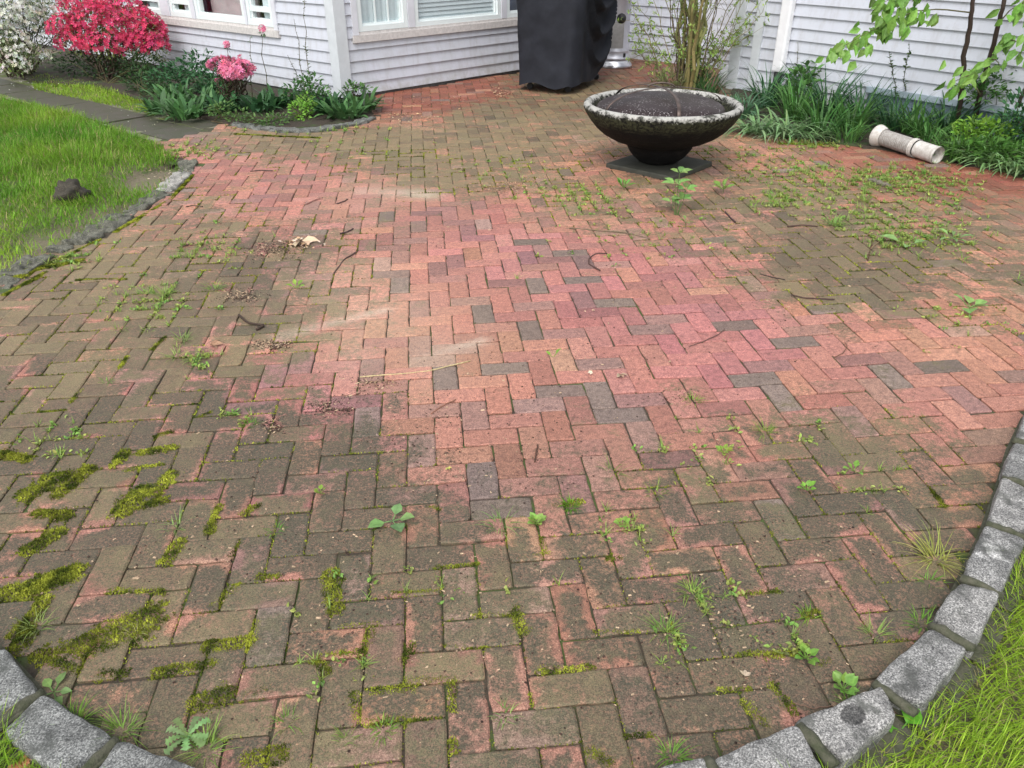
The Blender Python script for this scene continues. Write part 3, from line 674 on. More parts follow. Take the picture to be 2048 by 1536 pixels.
def prism(P, z0, z1, mat, nm):
    m = MB(); n = len(P); V = [(*p[:2], z) for z in (z0, z1) for p in P]; m.add(V, [(k, (k + 1) % n, n + (k + 1) % n, n + k) for k in range(n)]); m.build(nm, mat, house)
a0, a1 = np.array(wpt(WL, 0, .038, 0))[:2], np.array(wpt(WM, 0, .038, 0))[:2]
tt_ = np.linalg.solve(np.stack([WL[1], -WM[1]], 1), a1 - a0); ov = (*(a0 + WL[1] * tt_[0]), 0)
prism([wpt(WL, .105, -.02, 0), wpt(WL, .105, .038, 0), ov, wpt(WM, -1.115, .038, 0), wpt(WM, -1.115, -.02, 0)], .03, 2.6, M_GTRIM, 'corner_board')
corner(WR, -.075, .07, .034, .0, 2.6, M_GTRIM); corner(WR, .225, .335, .040, .05, 2.6, M_GTRIM)
mb = MB()
wbox(mb, WR, .57, .70, .02, .105, .27, 2.6)
o = mb.build('downspout', M_PLASTIC, house); bv = o.modifiers.new('b', 'BEVEL'); bv.width = .018; bv.segments = 2
mb = MB(); mb.tube([wpt(WR, .635, .055, .29), wpt(WR, .635, .06, .1), wpt(WR, .635, .075, -.02)], .042, 12); mb.build('drain_pipe', M_BLACK, house, True)
# blue-grey well cover against the right wall
mb = MB(); wbox(mb, WR, 1.72, 5.0, .005, .03, -.02, .205); mb.build('wall_panel', M_BLUE, house)
mb = MB(); wbox(mb, WR, 1.70, 5.0, .005, .055, .208, .262); mb.build('ledge', M_BLUEL, house)
def window(w, a, b, z0, z1, kindw, muntin=()):
    "a..b outer edges of the sash frame"
    fr = MB(); t = .055
    wbox(fr, w, a, b, -.06, .020, z0, z0 + t); wbox(fr, w, a, b, -.06, .020, z1 - t, z1)
    wbox(fr, w, a, a + t, -.06, .018, z0 + t, z1 - t); wbox(fr, w, b - t, b, -.06, .018, z0 + t, z1 - t)
    i = .022; wbox(fr, w, a + t, b - t, -.06, -.006, z0 + t, z0 + t + i); wbox(fr, w, a + t, a + t + i, -.06, -.004, z0 + t + i, z1 - t); wbox(fr, w, b - t - i, b - t, -.06, -.004, z0 + t + i, z1 - t)
    wn = fr.build('window', M_FRAME, house)
    g = MB(); wquad(g, w, a + t + i, b - t - i, -.030, z0 + t + i, -.030, z1 - t); g.build('pane', M_GLASS, wn)
    if muntin:
        mm = MB()
        for k in muntin:
            x = a + (b - a) * k; wbox(mm, w, x - .008, x + .008, -.045, -.022, z0 + t + i, z1 - t)
        mm.build('muntin', M_FRAME, wn)
    if kindw == 'blind':
        bl = MB(); z = z0 + t
        while z < z1: wquad(bl, w, a + t - .01, b - t + .01, -.040, z, -.056, z + .044); wquad(bl, w, a + t - .01, b - t + .01, -.056, z + .044, -.040, z + .046); z += .046
        bl.build('blind', M_BLIND, wn)
    elif kindw == 'curtain':
        bl = MB(); xs = np.linspace(a + t - .01, b - t + .01, 40)
        for p, q in zip(xs[:-1], xs[1:]):
            op_, oq = -.055 + .006 * math.sin(p * 70), -.055 + .006 * math.sin(q * 70)
            bl.add([wpt(w, p, op_, z0), wpt(w, q, oq, z0), wpt(w, q, oq, z1), wpt(w, p, op_, z1)], [(0, 1, 2, 3)])
        bl.build('curtain', M_CURTAIN, wn)
    elif kindw in ('dark', 'red', 'sash'):
        bl = MB(); wbox(bl, w, a + .02, b - .02, -.22, -.20, z0 - .05, z1); bl.build('interior', M_REDREFL if kindw == 'red' else M_DARKROOM, wn)
        if kindw == 'red':
            bl = MB(); wbox(bl, w, a + t + .02, a + (b - a) * .93, -.14, -.13, z0 + .34, z1 - .06); bl.build('shade', M_BLIND, wn)
        if kindw == 'sash':
            mm = MB(); wbox(mm, w, a + t, b - t, -.05, .008, z0 + .145, z0 + .20); mm.build('sash_rail', M_FRAME, wn)
            bl = MB(); wbox(bl, w, a + t - .01, a + (b - a) * .55, -.07, -.06, z0 + .02, z1 - .05); bl.build('shade', M_CURTAIN, wn)
    return wn
def casing(w, s0, s1, z0, z1, mull):
    cs = MB(); wbox(cs, w, s0, s0 + .07, -.08, .034, z0 + .075, z1); wbox(cs, w, s1 - .07, s1, -.08, .034, z0 + .075, z1); wbox(cs, w, s0, s1, -.08, .034, z1, z1 + .09)
    for m_ in mull: wbox(cs, w, m_[0], m_[1], -.08, .030, z0 + .10, z1)
    cs.build('casing', M_TRIM, house)
    si = MB(); wbox(si, w, s0 - .01, s1 + .01, -.08, .045, z0, z0 + .072); wbox(si, w, s0, s1, -.08, .024, z0 + .072, z0 + .10); si.build('sill', M_SILL, house)
casing(WM, -1.03, 1.98, .562, 1.83, [(-.28, -.19), (1.165, 1.25)])
window(WM, -.955, -.285, .665, 1.83, 'curtain', (.40, .66)); window(WM, -.185, 1.16, .655, 1.83, 'blind'); window(WM, 1.255, 1.90, .655, 1.83, 'dark')
casing(WL, .985, 4.30, .562, 1.83, [(1.56, 1.60), (2.66, 2.74), (3.25, 3.46)])
window(WL, 1.06, 1.555, .665, 1.83, 'sash'); window(WL, 1.605, 2.655, .665, 1.83, 'red'); window(WL, 2.745, 3.245, .665, 1.83, 'sash'); window(WL, 3.465, 4.22, .665, 1.83, 'sash')
# back door in the recess
dr = MB(); wbox(dr, WB, 1.00, 1.90, -.03, -.005, .27, 2.25)
door = dr.build('door', M_TRIM, house)
mb = MB()
for k in range(8): wbox(mb, WB, 1.05, 1.85, -.01, .003, .31 + k * .235, .31 + k * .235 + .19)
mb.build('door_panel', M_TRIM, door)
mb = MB(); wbox(mb, WB, .93, 1.0, -.03, .03, .235, 2.3); wbox(mb, WB, .93, 1.95, -.02, .05, .235, .268); mb.build('door_frame', M_TRIM, house)
# window boxes of light-tight room behind the walls
mb = MB(); wbox(mb, WM, -1.15, 3.55, -.95, -.90, 0, 2.6); wbox(mb, WL, .1, 9, -.95, -.90, 0, 2.6); wbox(mb, WM, -1.15, 3.55, -.95, -.05, 2.55, 2.6); wbox(mb, WL, .1, 9, -.95, -.05, 2.55, 2.6)
mb.build('interior', M_DARKROOM, house)

# ================================================================== grill under a cover
gA, gB, gC = G(1062, 176)[:2], G(1142, 186)[:2], G(1203, 158)[:2]
dl = (gC - gB); dl /= np.linalg.norm(dl); dsh = np.array([-dl[1], dl[0]])
gc = gB + dl * .52 + dsh * .29
grill = empty('covered_grill', (*gc, 0), 'barbecue grill under a black fabric cover in front of the house wall', 'grill')
def grill_cover():
    nz, nt_ = 40, 150; V = []; z0 = .10
    hl, hs = .60, .355
    # perimeter parameter: rectangle with rounded corners
    per = []
    for i in range(nt_):
        a = 2 * math.pi * i / nt_; c, s = math.cos(a), math.sin(a); k = (abs(c) ** 7 + abs(s) ** 7) ** (-1 / 7); per.append((k * c, k * s, a))
    per = np.array(per)
    for i in range(nz + 1):
        t = i / nz
        for (cx_, cy_, a) in per:
            x, y = cx_ * hl, cy_ * hs
            front = max(0, -cy_) ** 2 if False else 0
            # hem height: sagging on the long side facing right (y<0), low flap at the left short side
            hem = .075 + .03 * math.sin(a * 5)
            if cy_ < -.85:
                q = (cx_ + 1) / 2; hem = .06 + .20 * q ** 2.2 + .03 * math.sin(q * 9)
            if cx_ > .85: hem = .24
            z = hem + (1.16 - hem) * t
            flare = 1 + .04 * t + .03 * (1 - t) ** 2
            x *= flare + (.17 * t ** 1.3 if cx_ > 0 else .02 * t); y *= flare + .13 * t ** 1.3
            # swag folds on the long face
            if cy_ < -.6:
                q = (cx_ + 1) / 2
                for (qc, zc, sp_, am) in ((.62, 1.06, .45, .09), (.60, .84, .42, .10), (.62, .56, .42, .11), (.60, .26, .42, .08)):
                    arc = zc + 2.4 * (q - qc) ** 2
                    y -= am * math.exp(-((z - arc) / .045) ** 2) * math.exp(-((q - qc) / sp_) ** 4)
                y += .05 * math.exp(-((q - .60) / .25) ** 2) * math.sin(t * math.pi)
                y -= .018 * math.exp(-((q - .13) / .05) ** 2) + .012 * math.exp(-((q - .30 + .1 * t) / .04) ** 2)
            if cx_ < -.6: x -= .012 * math.sin(cy_ * 7 + t * 2) + .03 * (1 - t) ** 4
            nn = (fbm(np.array([x * 6]), np.array([y * 6 + 9]), z * 5, 3)[0] - .5) * .03
            x += nn * cx_; y += nn * cy_
            V.append((x, y, z))
    mb = MB(); F = [(i * nt_ + j, i * nt_ + (j + 1) % nt_, (i + 1) * nt_ + (j + 1) % nt_, (i + 1) * nt_ + j) for i in range(nz) for j in range(nt_)]
    V = np.array(V); mb.add(V, F)
    b = V[-nt_:]; c = b.mean(0)
    for r, dz in ((.9, .03), (.5, .07), (.0, .08)):
        V2 = np.concatenate([b, (b - c) * r + c + [0, 0, dz]]); mb.add(V2, [(j, (j + 1) % nt_, nt_ + (j + 1) % nt_, nt_ + j) for j in range(nt_)]); b = V2[nt_:]; 
    return mb
def place(mb, ang, c):
    ca, sa = math.cos(ang), math.sin(ang)
    mb.V = [np.stack([v[:, 0] * ca - v[:, 1] * sa + c[0], v[:, 0] * sa + v[:, 1] * ca + c[1], v[:, 2]], 1) for v in mb.V]; return mb
ga = math.atan2(dl[1], dl[0])
place(grill_cover(), ga, gc).build('cover', M_COVER, grill, True)
mb = MB(); mb.box((0, 0, .13), (.98, .48, .10)); place(mb, ga, gc).build('cart_frame', M_BLACK, grill)
mb = MB(); mb.add([(-.30, -.335, .10), (-.16, -.34, .085), (-.10, -.335, .20), (-.13, -.34, .24)], [(0, 1, 2, 3)]); mb.add([(-.30, -.333, .10), (-.16, -.338, .085), (-.10, -.333, .20), (-.13, -.338, .24)], [(3, 2, 1, 0)]); place(mb, ga, gc).build('cover_lining', simple('grey_lining', (.20, .20, .21), .7), grill)
for (x, y) in ((-.48, .24), (-.48, -.24), (.46, -.24), (.46, .24)):
    mb = MB(); mb.tube([(x - .014, y, .035), (x - .012, y, .035), (x + .012, y, .035), (x + .014, y, .035)], [.030, .036, .036, .030], 18); mb.box((x, y, .075), (.035, .03, .045)); place(mb, ga, gc).build('wheel', M_BLACK, grill, False)
kx = P3(1243, 37, gC[1] + .05)
mb = MB(); th = np.linspace(0, math.pi, 10); mb.lathe([(max(.001, .058 * math.sin(t)), -.058 * math.cos(t)) for t in th], kx, 20); mb.build('side_knob', M_BLACK, grill, True)
# patio heater
hc = np.array([1.40, 11.35]); heater = empty('patio_heater', (*hc, 0), 'silver patio heater standing in the corner behind the covered grill', 'patio heater')
mb = MB(); mb.lathe([(.001, .0), (.232, .0), (.235, .02), (.225, .045), (.20, .07), (.19, .10), (.001, .10)], (*hc, 0), 48); mb.build('base', M_STEEL, heater, True)
mb = MB(); mb.lathe([(.185, .10), (.195, .105), (.195, .13), (.180, .135), (.178, .20), (.180, .205), (.180, .212), (.174, .222), (.172, .86), (.178, .865), (.178, .90)], (*hc, 0), 48); mb.build('tank_housing', M_SILVER, heater, True)
mb = MB(); mb.lathe([(.178, .90), (.18, .93), (.165, 1.0), (.12, 1.05), (.03, 1.07), (.03, 2.0), (.10, 2.02), (.10, 2.2), (.02, 2.22)], (*hc, 0), 40); mb.build('pole', M_STEEL, heater, True)
mb = MB(); mb.lathe([(.001, 2.34), (.2, 2.32), (.42, 2.24), (.41, 2.235), (.2, 2.30), (.001, 2.32)], (*hc, 0), 40); mb.build('reflector', M_STEEL, heater, True)
mb = MB(); ang = math.atan2(-hc[1], -hc[0]) + .18
aa = np.linspace(-.62, .42, 12) + ang
V = [(hc[0] + .1745 * math.cos(a), hc[1] + .1745 * math.sin(a), z) for a in aa for z in (.25, .57)]
mb.add(V, [(2 * i, 2 * i + 2, 2 * i + 3, 2 * i + 1) for i in range(11)]); mb.build('label_plate', M_PLATE, heater)
mb = MB(); a = ang + .55
mb.box((hc[0] + .186 * math.cos(a), hc[1] + .186 * math.sin(a), .165), (.012, .03, .045), a); mb.build('latch', M_BLACK, heater)
# white plastic thing by the corner board
pc = G(1452, 172); mb = MB(); mb.lathe([(.001, 0), (.085, .0), (.10, .04), (.105, .14), (.085, .17), (.05, .19), (.045, .22), (.001, .22)], (0, 0, 0), 28)
o = mb.build('plastic_jug', M_PLASTIC, smooth=True); o.location = (pc[0], pc[1], 0); tag(o, 'white plastic jug half hidden by leaves at the corner board', 'jug')

# ================================================================== fire pit
FC = np.array([1.165, 6.23]); 
m = MB(); m.box((0, 0, .018), (.60, .60, .042)); o = m.build('paving_slab', M_SLAB); o.location = (FC[0] + .0, FC[1] - .02, 0); o.rotation_euler = (0, 0, math.radians(48)); bv = o.modifiers.new('b', 'BEVEL'); bv.width = .008; bv.segments = 2
tag(o, 'dark square stone slab under the fire bowl', 'slab')
m = MB()
m.lathe([(.001, .040), (.155, .040), (.165, .048), (.20, .078), (.232, .115), (.252, .150), (.262, .178), (.300, .190), (.37, .213), (.44, .250), (.50, .298), (.55, .355), (.582, .405), (.598, .440), (.600, .455), (.594, .470), (.575, .480), (.560, .480), (.548, .472), (.535, .45), (.49, .38), (.40, .30), (.25, .25), (.001, .23)], (0, 0, 0), 120,
        wob=lambda th, z: (fbm(np.cos(th) * 2.5 + 7, np.sin(th) * 2.5 + 7, z * 14, 3) - .5) * .018 * (z > .06) * (z < .6))
o = m.build('fire_bowl', M_BOWL, smooth=True); o.location = (FC[0] - .01, FC[1], 0.012); tag(o, 'large round dark concrete fire bowl with worn whitish rim', 'fire pit')
sc = empty('spark_screen', (FC[0] - .03, FC[1], .44), 'domed dark mesh spark screen lying in the fire bowl', 'fire screen')
m = MB(); pr = [(.49 * math.cos(a) ** .8 if a < 1.5 else .001, 0.425 + .105 * math.sin(a) ** .8) for a in np.linspace(0, math.pi / 2, 12)]; pr[-1] = (.001, .530)
m.lathe(pr, (FC[0] - .03, FC[1], 0), 64); o = m.build('mesh_dome', M_SCREEN, sc, True)
for k, a0 in enumerate((.35, .35 + math.pi / 2)):
    V = []; n = 30
    for i in range(n + 1):
        t = -1 + 2 * i / n; r = .50 * t; ang = a0 + (0.25 * t if k else -.15 * t); h = .455 + .135 * math.sqrt(max(0, 1 - (abs(r) / .505) ** 2.2))
        for w_ in (-.014, .014):
            V.append((FC[0] - .03 + r * math.cos(ang) - w_ * math.sin(ang), FC[1] + r * math.sin(ang) + w_ * math.cos(ang), h))
    m = MB(); m.add(V, [(2 * i, 2 * i + 1, 2 * i + 3, 2 * i + 2) for i in range(n)]); o = m.build('strap', M_STRAP, sc, True); sdm = o.modifiers.new('s', 'SOLIDIFY'); sdm.thickness = .004
m = MB(); th = np.linspace(0, math.pi, 14); m.tube([(FC[0] + .05 * math.cos(t) * 2 - .03, FC[1] + .03, .592 + .03 * math.sin(t)) for t in th], .006, 8); m.build('handle', M_STRAP, sc, True)

# ================================================================== old downspout pipe lying by the bed
pA, pB = G(1755, 271, .095), G(1876, 311, .068)
def lying_pipe():
    d = pB - pA; L = np.linalg.norm(d); T = d / L
    root = empty('drain_pipe_piece', (*((pA + pB) / 2)[:2], 0), 'dirty white corrugated drain pipe piece lying at the edge of the bed', 'pipe')
    def seg(t0, t1, rf, n=40):
        ts = np.linspace(t0, t1, n); P = pA[None] + d[None] * ts[:, None]; return P, np.array([rf(t) for t in ts])
    m = MB(); P, r = seg(.0, .12, lambda t: .092 - .19 * max(0, t - .02)); m.tube(P, r, 24, cap=False); m.tube(P[::-1], r[::-1] - .006, 24, cap=False); m.build('flared_end', M_PIPE, root, True)
    m = MB(); P, r = seg(.08, .64, lambda t: .064 + .0025 * math.sin(t * 210), 160); m.tube(P, r, 24, cap=False); m.build('ribbed_tube', M_PIPEG, root, True)
    m = MB(); P, r = seg(.60, .67, lambda t: .069 + .005 * math.sin(t * 200), 40); m.tube(P, r, 24, cap=False); m.build('collar', M_PIPE, root, True)
    m = MB(); P, r = seg(.68, 1.0, lambda t: .066 + .003 * (t > .96), 30); m.tube(P, r, 24, cap=False); m.tube(P[::-1], r[::-1] - .007, 24, cap=False); m.build('smooth_end', M_PIPE, root, True)
lying_pipe()

# ================================================================== moss on and between the bricks
MOSS = """0,910,55,920,25 60,985,120,955,45 120,985,175,940,35 230,930,250,905,25 285,905,345,895,20 255,942,320,930,15 310,985,340,950,30 245,1020,285,980,40 285,1010,325,1000,25 75,1025,135,1030,25 50,1100,110,1065,32 330,1120,360,1080,28
415,1060,440,1010,18 485,1025,515,1010,20 460,1110,480,1080,14 0,1190,145,1140,42 60,1180,130,1150,40 220,1180,320,1180,18 425,1210,470,1170,24 30,1270,90,1200,30 25,1300,55,1270,30 180,1290,290,1240,75 80,1310,150,1340,30 205,1345,245,1345,28
315,1340,420,1325,26 390,1230,425,1222,18 420,1290,500,1280,35 500,1290,515,1240,18 400,1400,450,1390,45 490,1390,535,1380,25 630,1320,655,1345,20 640,1310,683,1305,12 660,1145,675,1215,32 520,1150,550,1150,20 500,1520,560,1510,45
930,1075,1010,1065,16 1020,1070,1030,1095,18 1085,1075,1090,1100,13 1030,1115,1100,1105,13 870,1132,955,1125,10 785,1182,880,1178,8 683,1250,755,1245,9 722,1310,745,1260,20 683,1305,730,1303,14 805,1320,825,1290,25 945,1228,1030,1225,9 1030,1220,1045,1260,28
890,1290,975,1295,10 1085,1345,1180,1335,24 745,1385,820,1375,26 820,1360,910,1358,14 905,1360,905,1420,18 705,1390,715,1440,22 735,1445,820,1440,25 820,1442,880,1438,14 905,1490,915,1530,22 1190,1262,1275,1262,11 1250,1475,1300,1472,14 1185,1510,1215,1530,32 1060,1390,1065,1410,12 1220,1115,1240,1115,18
1485,1188,1555,1183,16 1480,1310,1590,1305,17 1440,1380,1500,1378,12 1495,1410,1530,1450,22 1545,1370,1580,1420,24 1615,1230,1640,1225,18 1780,1278,1810,1278,14 1865,980,1890,1015,14 1850,1020,1950,1018,5 1690,985,1755,980,5
155,560,250,560,8 60,540,160,520,16 240,735,255,715,8 305,700,330,675,9 310,875,340,865,14 395,835,420,825,10 385,810,400,780,6 140,805,165,780,7 80,825,130,820,7 1850,1250,1890,1240,10 1640,1330,1660,1320,10 20,560,80,535,14 1560,288,1640,290,8 1110,1010,1160,1000,16 10,590,90,545,9 100,525,200,478,8 230,462,330,405,7 340,400,385,350,6 470,268,640,275,5 560,262,600,258,5 855,1010,880,1015,8"""
MOSS = [list(map(float, s.split(','))) for s in MOSS.split()]
def moss():
    mb = MB(); mb2 = MB(); Pn = []
    segs = [(G(a, b)[:2], G(c, d)[:2], w / 2 / (F_PX / np.linalg.norm(G((a + c) / 2, (b + d) / 2) - EYE)) * 1.12) for a, b, c, d, w in MOSS]
    dens = 95000
    for a, b, r in segs:
        L = np.linalg.norm(b - a); n = int((L + 2 * r) * (2 * r) * 1.8 * dens)
        t = rng.random(n) * (L + 2.4 * r) - 1.2 * r; s = (rng.random(n) * 2.6 - 1.3) * r * 1.15
        d = (b - a) / (L + 1e-9); nn = np.array([-d[1], d[0]])
        x = a[0] + d[0] * t + nn[0] * s; y = a[1] + d[1] * t + nn[1] * s
        tc = np.clip(t, 0, L); dist = np.hypot(t - tc, s) / r
        nz = .55 * fbm(x * 26, y * 26, 0, 3) + .45 * fbm(x * 90, y * 90, 5, 2)
        k = dist < 2.2 * (nz - .08) + .10
        Pn.append(np.stack([x, y, dist, np.full(n, r)], 1)[k])
    # thin moss creeping along the joints where the algae is thick
    n = 230000; u = rng.random(n) * 60 - 30; v = rng.random(n) * 75 - 12
    onu = rng.random(n) < .5; iu = np.floor(u); iv = np.floor(v); w = rng.normal(0, .028, n)
    # joints lie on the brick outlines
    uu = np.where(onu, np.round(u) + w, u); vv = np.where(onu, v, np.round(v) + w)
    cu, cv = np.floor(uu), np.floor(vv)
    kk = (np.floor(u) - np.floor(v)) % 4
    ru, rv = np.round(u), np.round(v)
    # vertical line at ru between cells (ru-1,iv) and (ru,iv): inside a lying brick if left cell has k==1
    inside_v = ((ru - 1 - iv) % 4 == 1); inside_h = ((iu - (rv - 1)) % 4 == 0)
    ok = np.where(onu, ~inside_v, ~inside_h)
    x, y = grid2w(uu, vv); gr = growth(x, y)
    nz = fbm(x * 7, y * 7, 2, 3)
    ok &= (nz > .645 - .13 * gr[:, 0] - .05 * sm(3.2, 2.0, y)) & (gr[:, 0] > .35) & inpoly(x, y, patio) & (y < 6.8)
    Pn.append(np.stack([x, y, .9 + 0 * x, .004 + 0 * x], 1)[ok])
    A = np.concatenate(Pn); N = len(A)
    z = gz(A[:, 0], A[:, 1]) - .003 + .006 * np.clip(1 - A[:, 2] ** 2, 0, 1) * np.clip(A[:, 3] / .03, .2, 1.2)
    c = fbm(A[:, 0] * 30, A[:, 1] * 30, 4, 3)[:, None]; c2 = fbm(A[:, 0] * 6, A[:, 1] * 6, 7, 2)[:, None]
    c = np.clip((c - .5) * 2.2 + .48, 0, 1); col = np.array([.055, .078, .012]) * (1 - c) + np.array([.33, .355, .045]) * c
    col = col * (.55 + .9 * c2) * (1 + rng.normal(0, .22, (N, 1)))
    B = np.stack([A[:, 0], A[:, 1], z], 1)
    az = rng.random(N) * 6.28; far = np.hypot(A[:, 0], A[:, 1])
    blades(mb, B, (.0030 + .0026 * rng.random(N)) * (1 + .22 * far), .0026 * (1 + .40 * far), az, rng.random(N) * .9, .5, 1, np.clip(col, .01, .6))
    o = mb.build('moss', M_MOSS); tag(o, 'yellow-green moss growing along the brick joints', 'moss'); kind(o, 'stuff')
    print('moss', N)
moss()

# ================================================================== lawns
LAWN_R = np.concatenate([RC_IN[:1] + [.03, -.3], RC_IN + 0, [[3.4, .3]], [[.1, .3]]])
def rc_off():
    P = RC_IN; out = []
    for i in range(len(P)):
        a = P[max(i - 1, 0)]; b = P[min(i + 1, len(P) - 1)]; d = (b - a) / np.linalg.norm(b - a); out.append(P[i] + np.array([d[1], -d[0]]) * .112)
    return np.array(out)
LR = np.concatenate([rc_off(), [[3.4, .5], [.0, .5]]])
def lawn(poly, n, h, w, name, label, seed, bright, bare=None, edge=.0, seg=3, shortf=None):
    lo, hi = poly.min(0), poly.max(0); x = rng.random(n) * (hi[0] - lo[0]) + lo[0]; y = rng.random(n) * (hi[1] - lo[1]) + lo[1]
    k = inpoly(x, y, poly); x, y = x[k], y[k]
    cl = fbm(x * 5 + seed, y * 5, 0, 3); big = fbm(x * 1.1 + seed, y * 1.1, 3, 2)
    keep = rng.random(len(x)) < np.clip(.35 + 1.3 * cl, 0, 1)
    if bare is not None: keep &= rng.random(len(x)) > bare(x, y)
    x, y, cl, big = x[keep], y[keep], cl[keep], big[keep]; N = len(x)
    f = 1.0 if shortf is None else shortf(x, y)
    L = h * (.5 + .9 * rng.random(N)) * (.55 + .9 * cl) * f
    az = rng.random(N) * 6.28 * .8 + 6 * fbm(x * 3, y * 3, 9, 2)
    m1 = bright(x, y)[:, None] * .75 + .25 * sm(.3, .7, big)[:, None]
    col = np.array([.095, .27, .022]) * (1 - m1) + np.array([.36, .52, .05]) * m1
    col = col * (1 + rng.normal(0, .20, (N, 1))) * (1 + rng.normal(0, .05, (N, 3)))
    dry = rng.random(N) < .11; col[dry] = np.array([.42, .36, .16]) * (1 + rng.normal(0, .15, (dry.sum(), 1)))
    mb = MB(); blades(mb, np.stack([x, y, -.015 + 0 * x], 1), L, w * (.7 + .6 * rng.random(N)), az, .1 + .75 * rng.random(N) ** 1.3, .3 + 1.1 * rng.random(N), seg, np.clip(col, .01, .7))
    o = mb.build(name, M_GRASS); tag(o, label, 'grass'); kind(o, 'stuff'); print(name, N)
lawn(LR, 135000, .066, .0030, 'lawn_grass', 'bright yellow-green lawn grass outside the lower right curb', 3, lambda x, y: .55 + .5 * fbm(x * 4, y * 4, 1, 2), seg=4)
LBo = []
for i in range(len(LCB)):
    a = LCB[max(i - 1, 0)]; b = LCB[min(i + 1, len(LCB) - 1)]; d = (b - a) / np.linalg.norm(b - a); LBo.append(LCB[i] + np.array([d[1], -d[0]]) * .12)
lawn(np.concatenate([LBo, [[-.15, .5], [-2.0, .5]]]), 55000, .085, .0036, 'lawn_grass', 'green grass outside the lower left curb corner', 5, lambda x, y: .25 + .3 * fbm(x * 4, y * 4, 1, 2), seg=4)
LFo = []
for i in range(len(LCF)):
    a = LCF[max(i - 1, 0)]; b = LCF[min(i + 1, len(LCF) - 1)]; d = (b - a) / np.linalg.norm(b - a); LFo.append(LCF[i] + np.array([d[1], -d[0]]) * (.05 + .11 * rng.random()))
LL = np.concatenate([LFo, [[-4.5, 1.8], [-8.5, 5.5], [-8.6, 10.6]], g2((0, 198), (100, 216), (250, 266), (322, 292), (345, 315))])
bare_spots = [(G(335, 350)[:2], .36, .97), (G(110, 480)[:2], .30, .7), (G(60, 510)[:2], .25, .6), (G(215, 425)[:2], .22, .6), (G(260, 340)[:2], .3, .5)]
def bareL(x, y):
    r = np.zeros(len(x))
    for c, s, a in bare_spots: r = np.maximum(r, a * np.exp(-(np.hypot(x - c[0], (y - c[1]) * .8) / s) ** 4))
    return np.clip(r * 1.15 * (.6 + .8 * fbm(x * 9, y * 9, 2, 2)), 0, .97)
def brightL(x, y): return np.clip(.12 + .75 * sm(5.3, 4.2, y) + .25 * np.exp(-((y - 8.2) / .7) ** 2) + .5 * (fbm(x * 1.5, y * 1.5, 5, 2) - .5), 0, 1)
lawn(LL, 420000, .100, .0048, 'lawn_grass', 'lush green lawn left of the patio', 8, brightL, bareL, seg=3, shortf=lambda x, y: .5 + .5 * sm(4.9, 6.4, y) * (1 - .6 * np.exp(-(np.hypot(x + 2.9, y - 6.0) / .6) ** 2)))
GS = g2((70, 178), (180, 200), (310, 228), (300, 205), (180, 165), (90, 150), (60, 160))
lawn(GS, 26000, .05, .006, 'lawn_grass', 'mossy grass strip between the flagstones and the azaleas', 12, lambda x, y: .55 + .4 * fbm(x * 3, y * 3, 1, 2), seg=2)
GB = np.array([[-6.5, 11.2], [-9.0, 13.5], [-14, 16], [-16, 11], [-9, 9.8]])
lawn(GB, 60000, .08, .010, 'lawn_grass', 'far grass behind the white flowering shrub at the left edge', 14, lambda x, y: .5 + 0 * x, seg=2)
# bed soil
def soilpatch(P, name, z=.012):
    P = np.asarray(P); n = len(P); c = P.mean(0); mb = MB(); rings = [1, .97, .8, .5, .2, 0]; V = []
    for r in rings:
        for p in P:
            q = c + (p - c) * r; V.append((q[0], q[1], (-.03 if r == 1 else z) + (fbm(np.array([q[0] * 6]), np.array([q[1] * 6]))[0] - .5) * .03 * (r < 1)))
    F = [(i * n + j, i * n + (j + 1) % n, (i + 1) * n + (j + 1) % n, (i + 1) * n + j) for i in range(len(rings) - 1) for j in range(n)]
    mb.add(V, F); return kind(mb.build(name, M_SOIL, smooth=True), 'structure')
def dens(P, k=6):
    P = np.asarray(P); return np.concatenate([P[i] + (P[(i + 1) % len(P)] - P[i]) * np.linspace(0, 1, k, endpoint=False)[:, None] for i in range(len(P))])
BED1 = np.concatenate([ISL + [0, .06], g2((420, 238), (300, 222), (290, 200)), [WL[0] + WL[1] * 3.9 - [0, .03], WL[0] + [0, -.02], WM[0] + WM[1] * -.95]])
soilpatch(dens(BED1), 'bed_soil')
BED2 = np.concatenate([BEDR, [WR[0] + WR[1] * 5.5, WR[0] + WR[1] * 2.5, WR[0] + WR[1] * 1.2, WR[0] + [0, 0]]])
soilpatch(dens(BED2), 'bed_soil')
BED0 = g2((60, 165), (180, 170), (300, 205)); BED0 = np.concatenate([BED0, [WL[0] + WL[1] * 3.9, WL[0] + WL[1] * 6.5, [-7.2, 12.0]]])
soilpatch(dens(BED0), 'bed_soil')
t = np.linspace(0, 6.28, 14, endpoint=False); sc_ = G(1372, 182)[:2]
soilpatch(np.stack([sc_[0] + .36 * np.cos(t), sc_[1] + .34 * np.sin(t)], 1), 'bed_soil', .015)

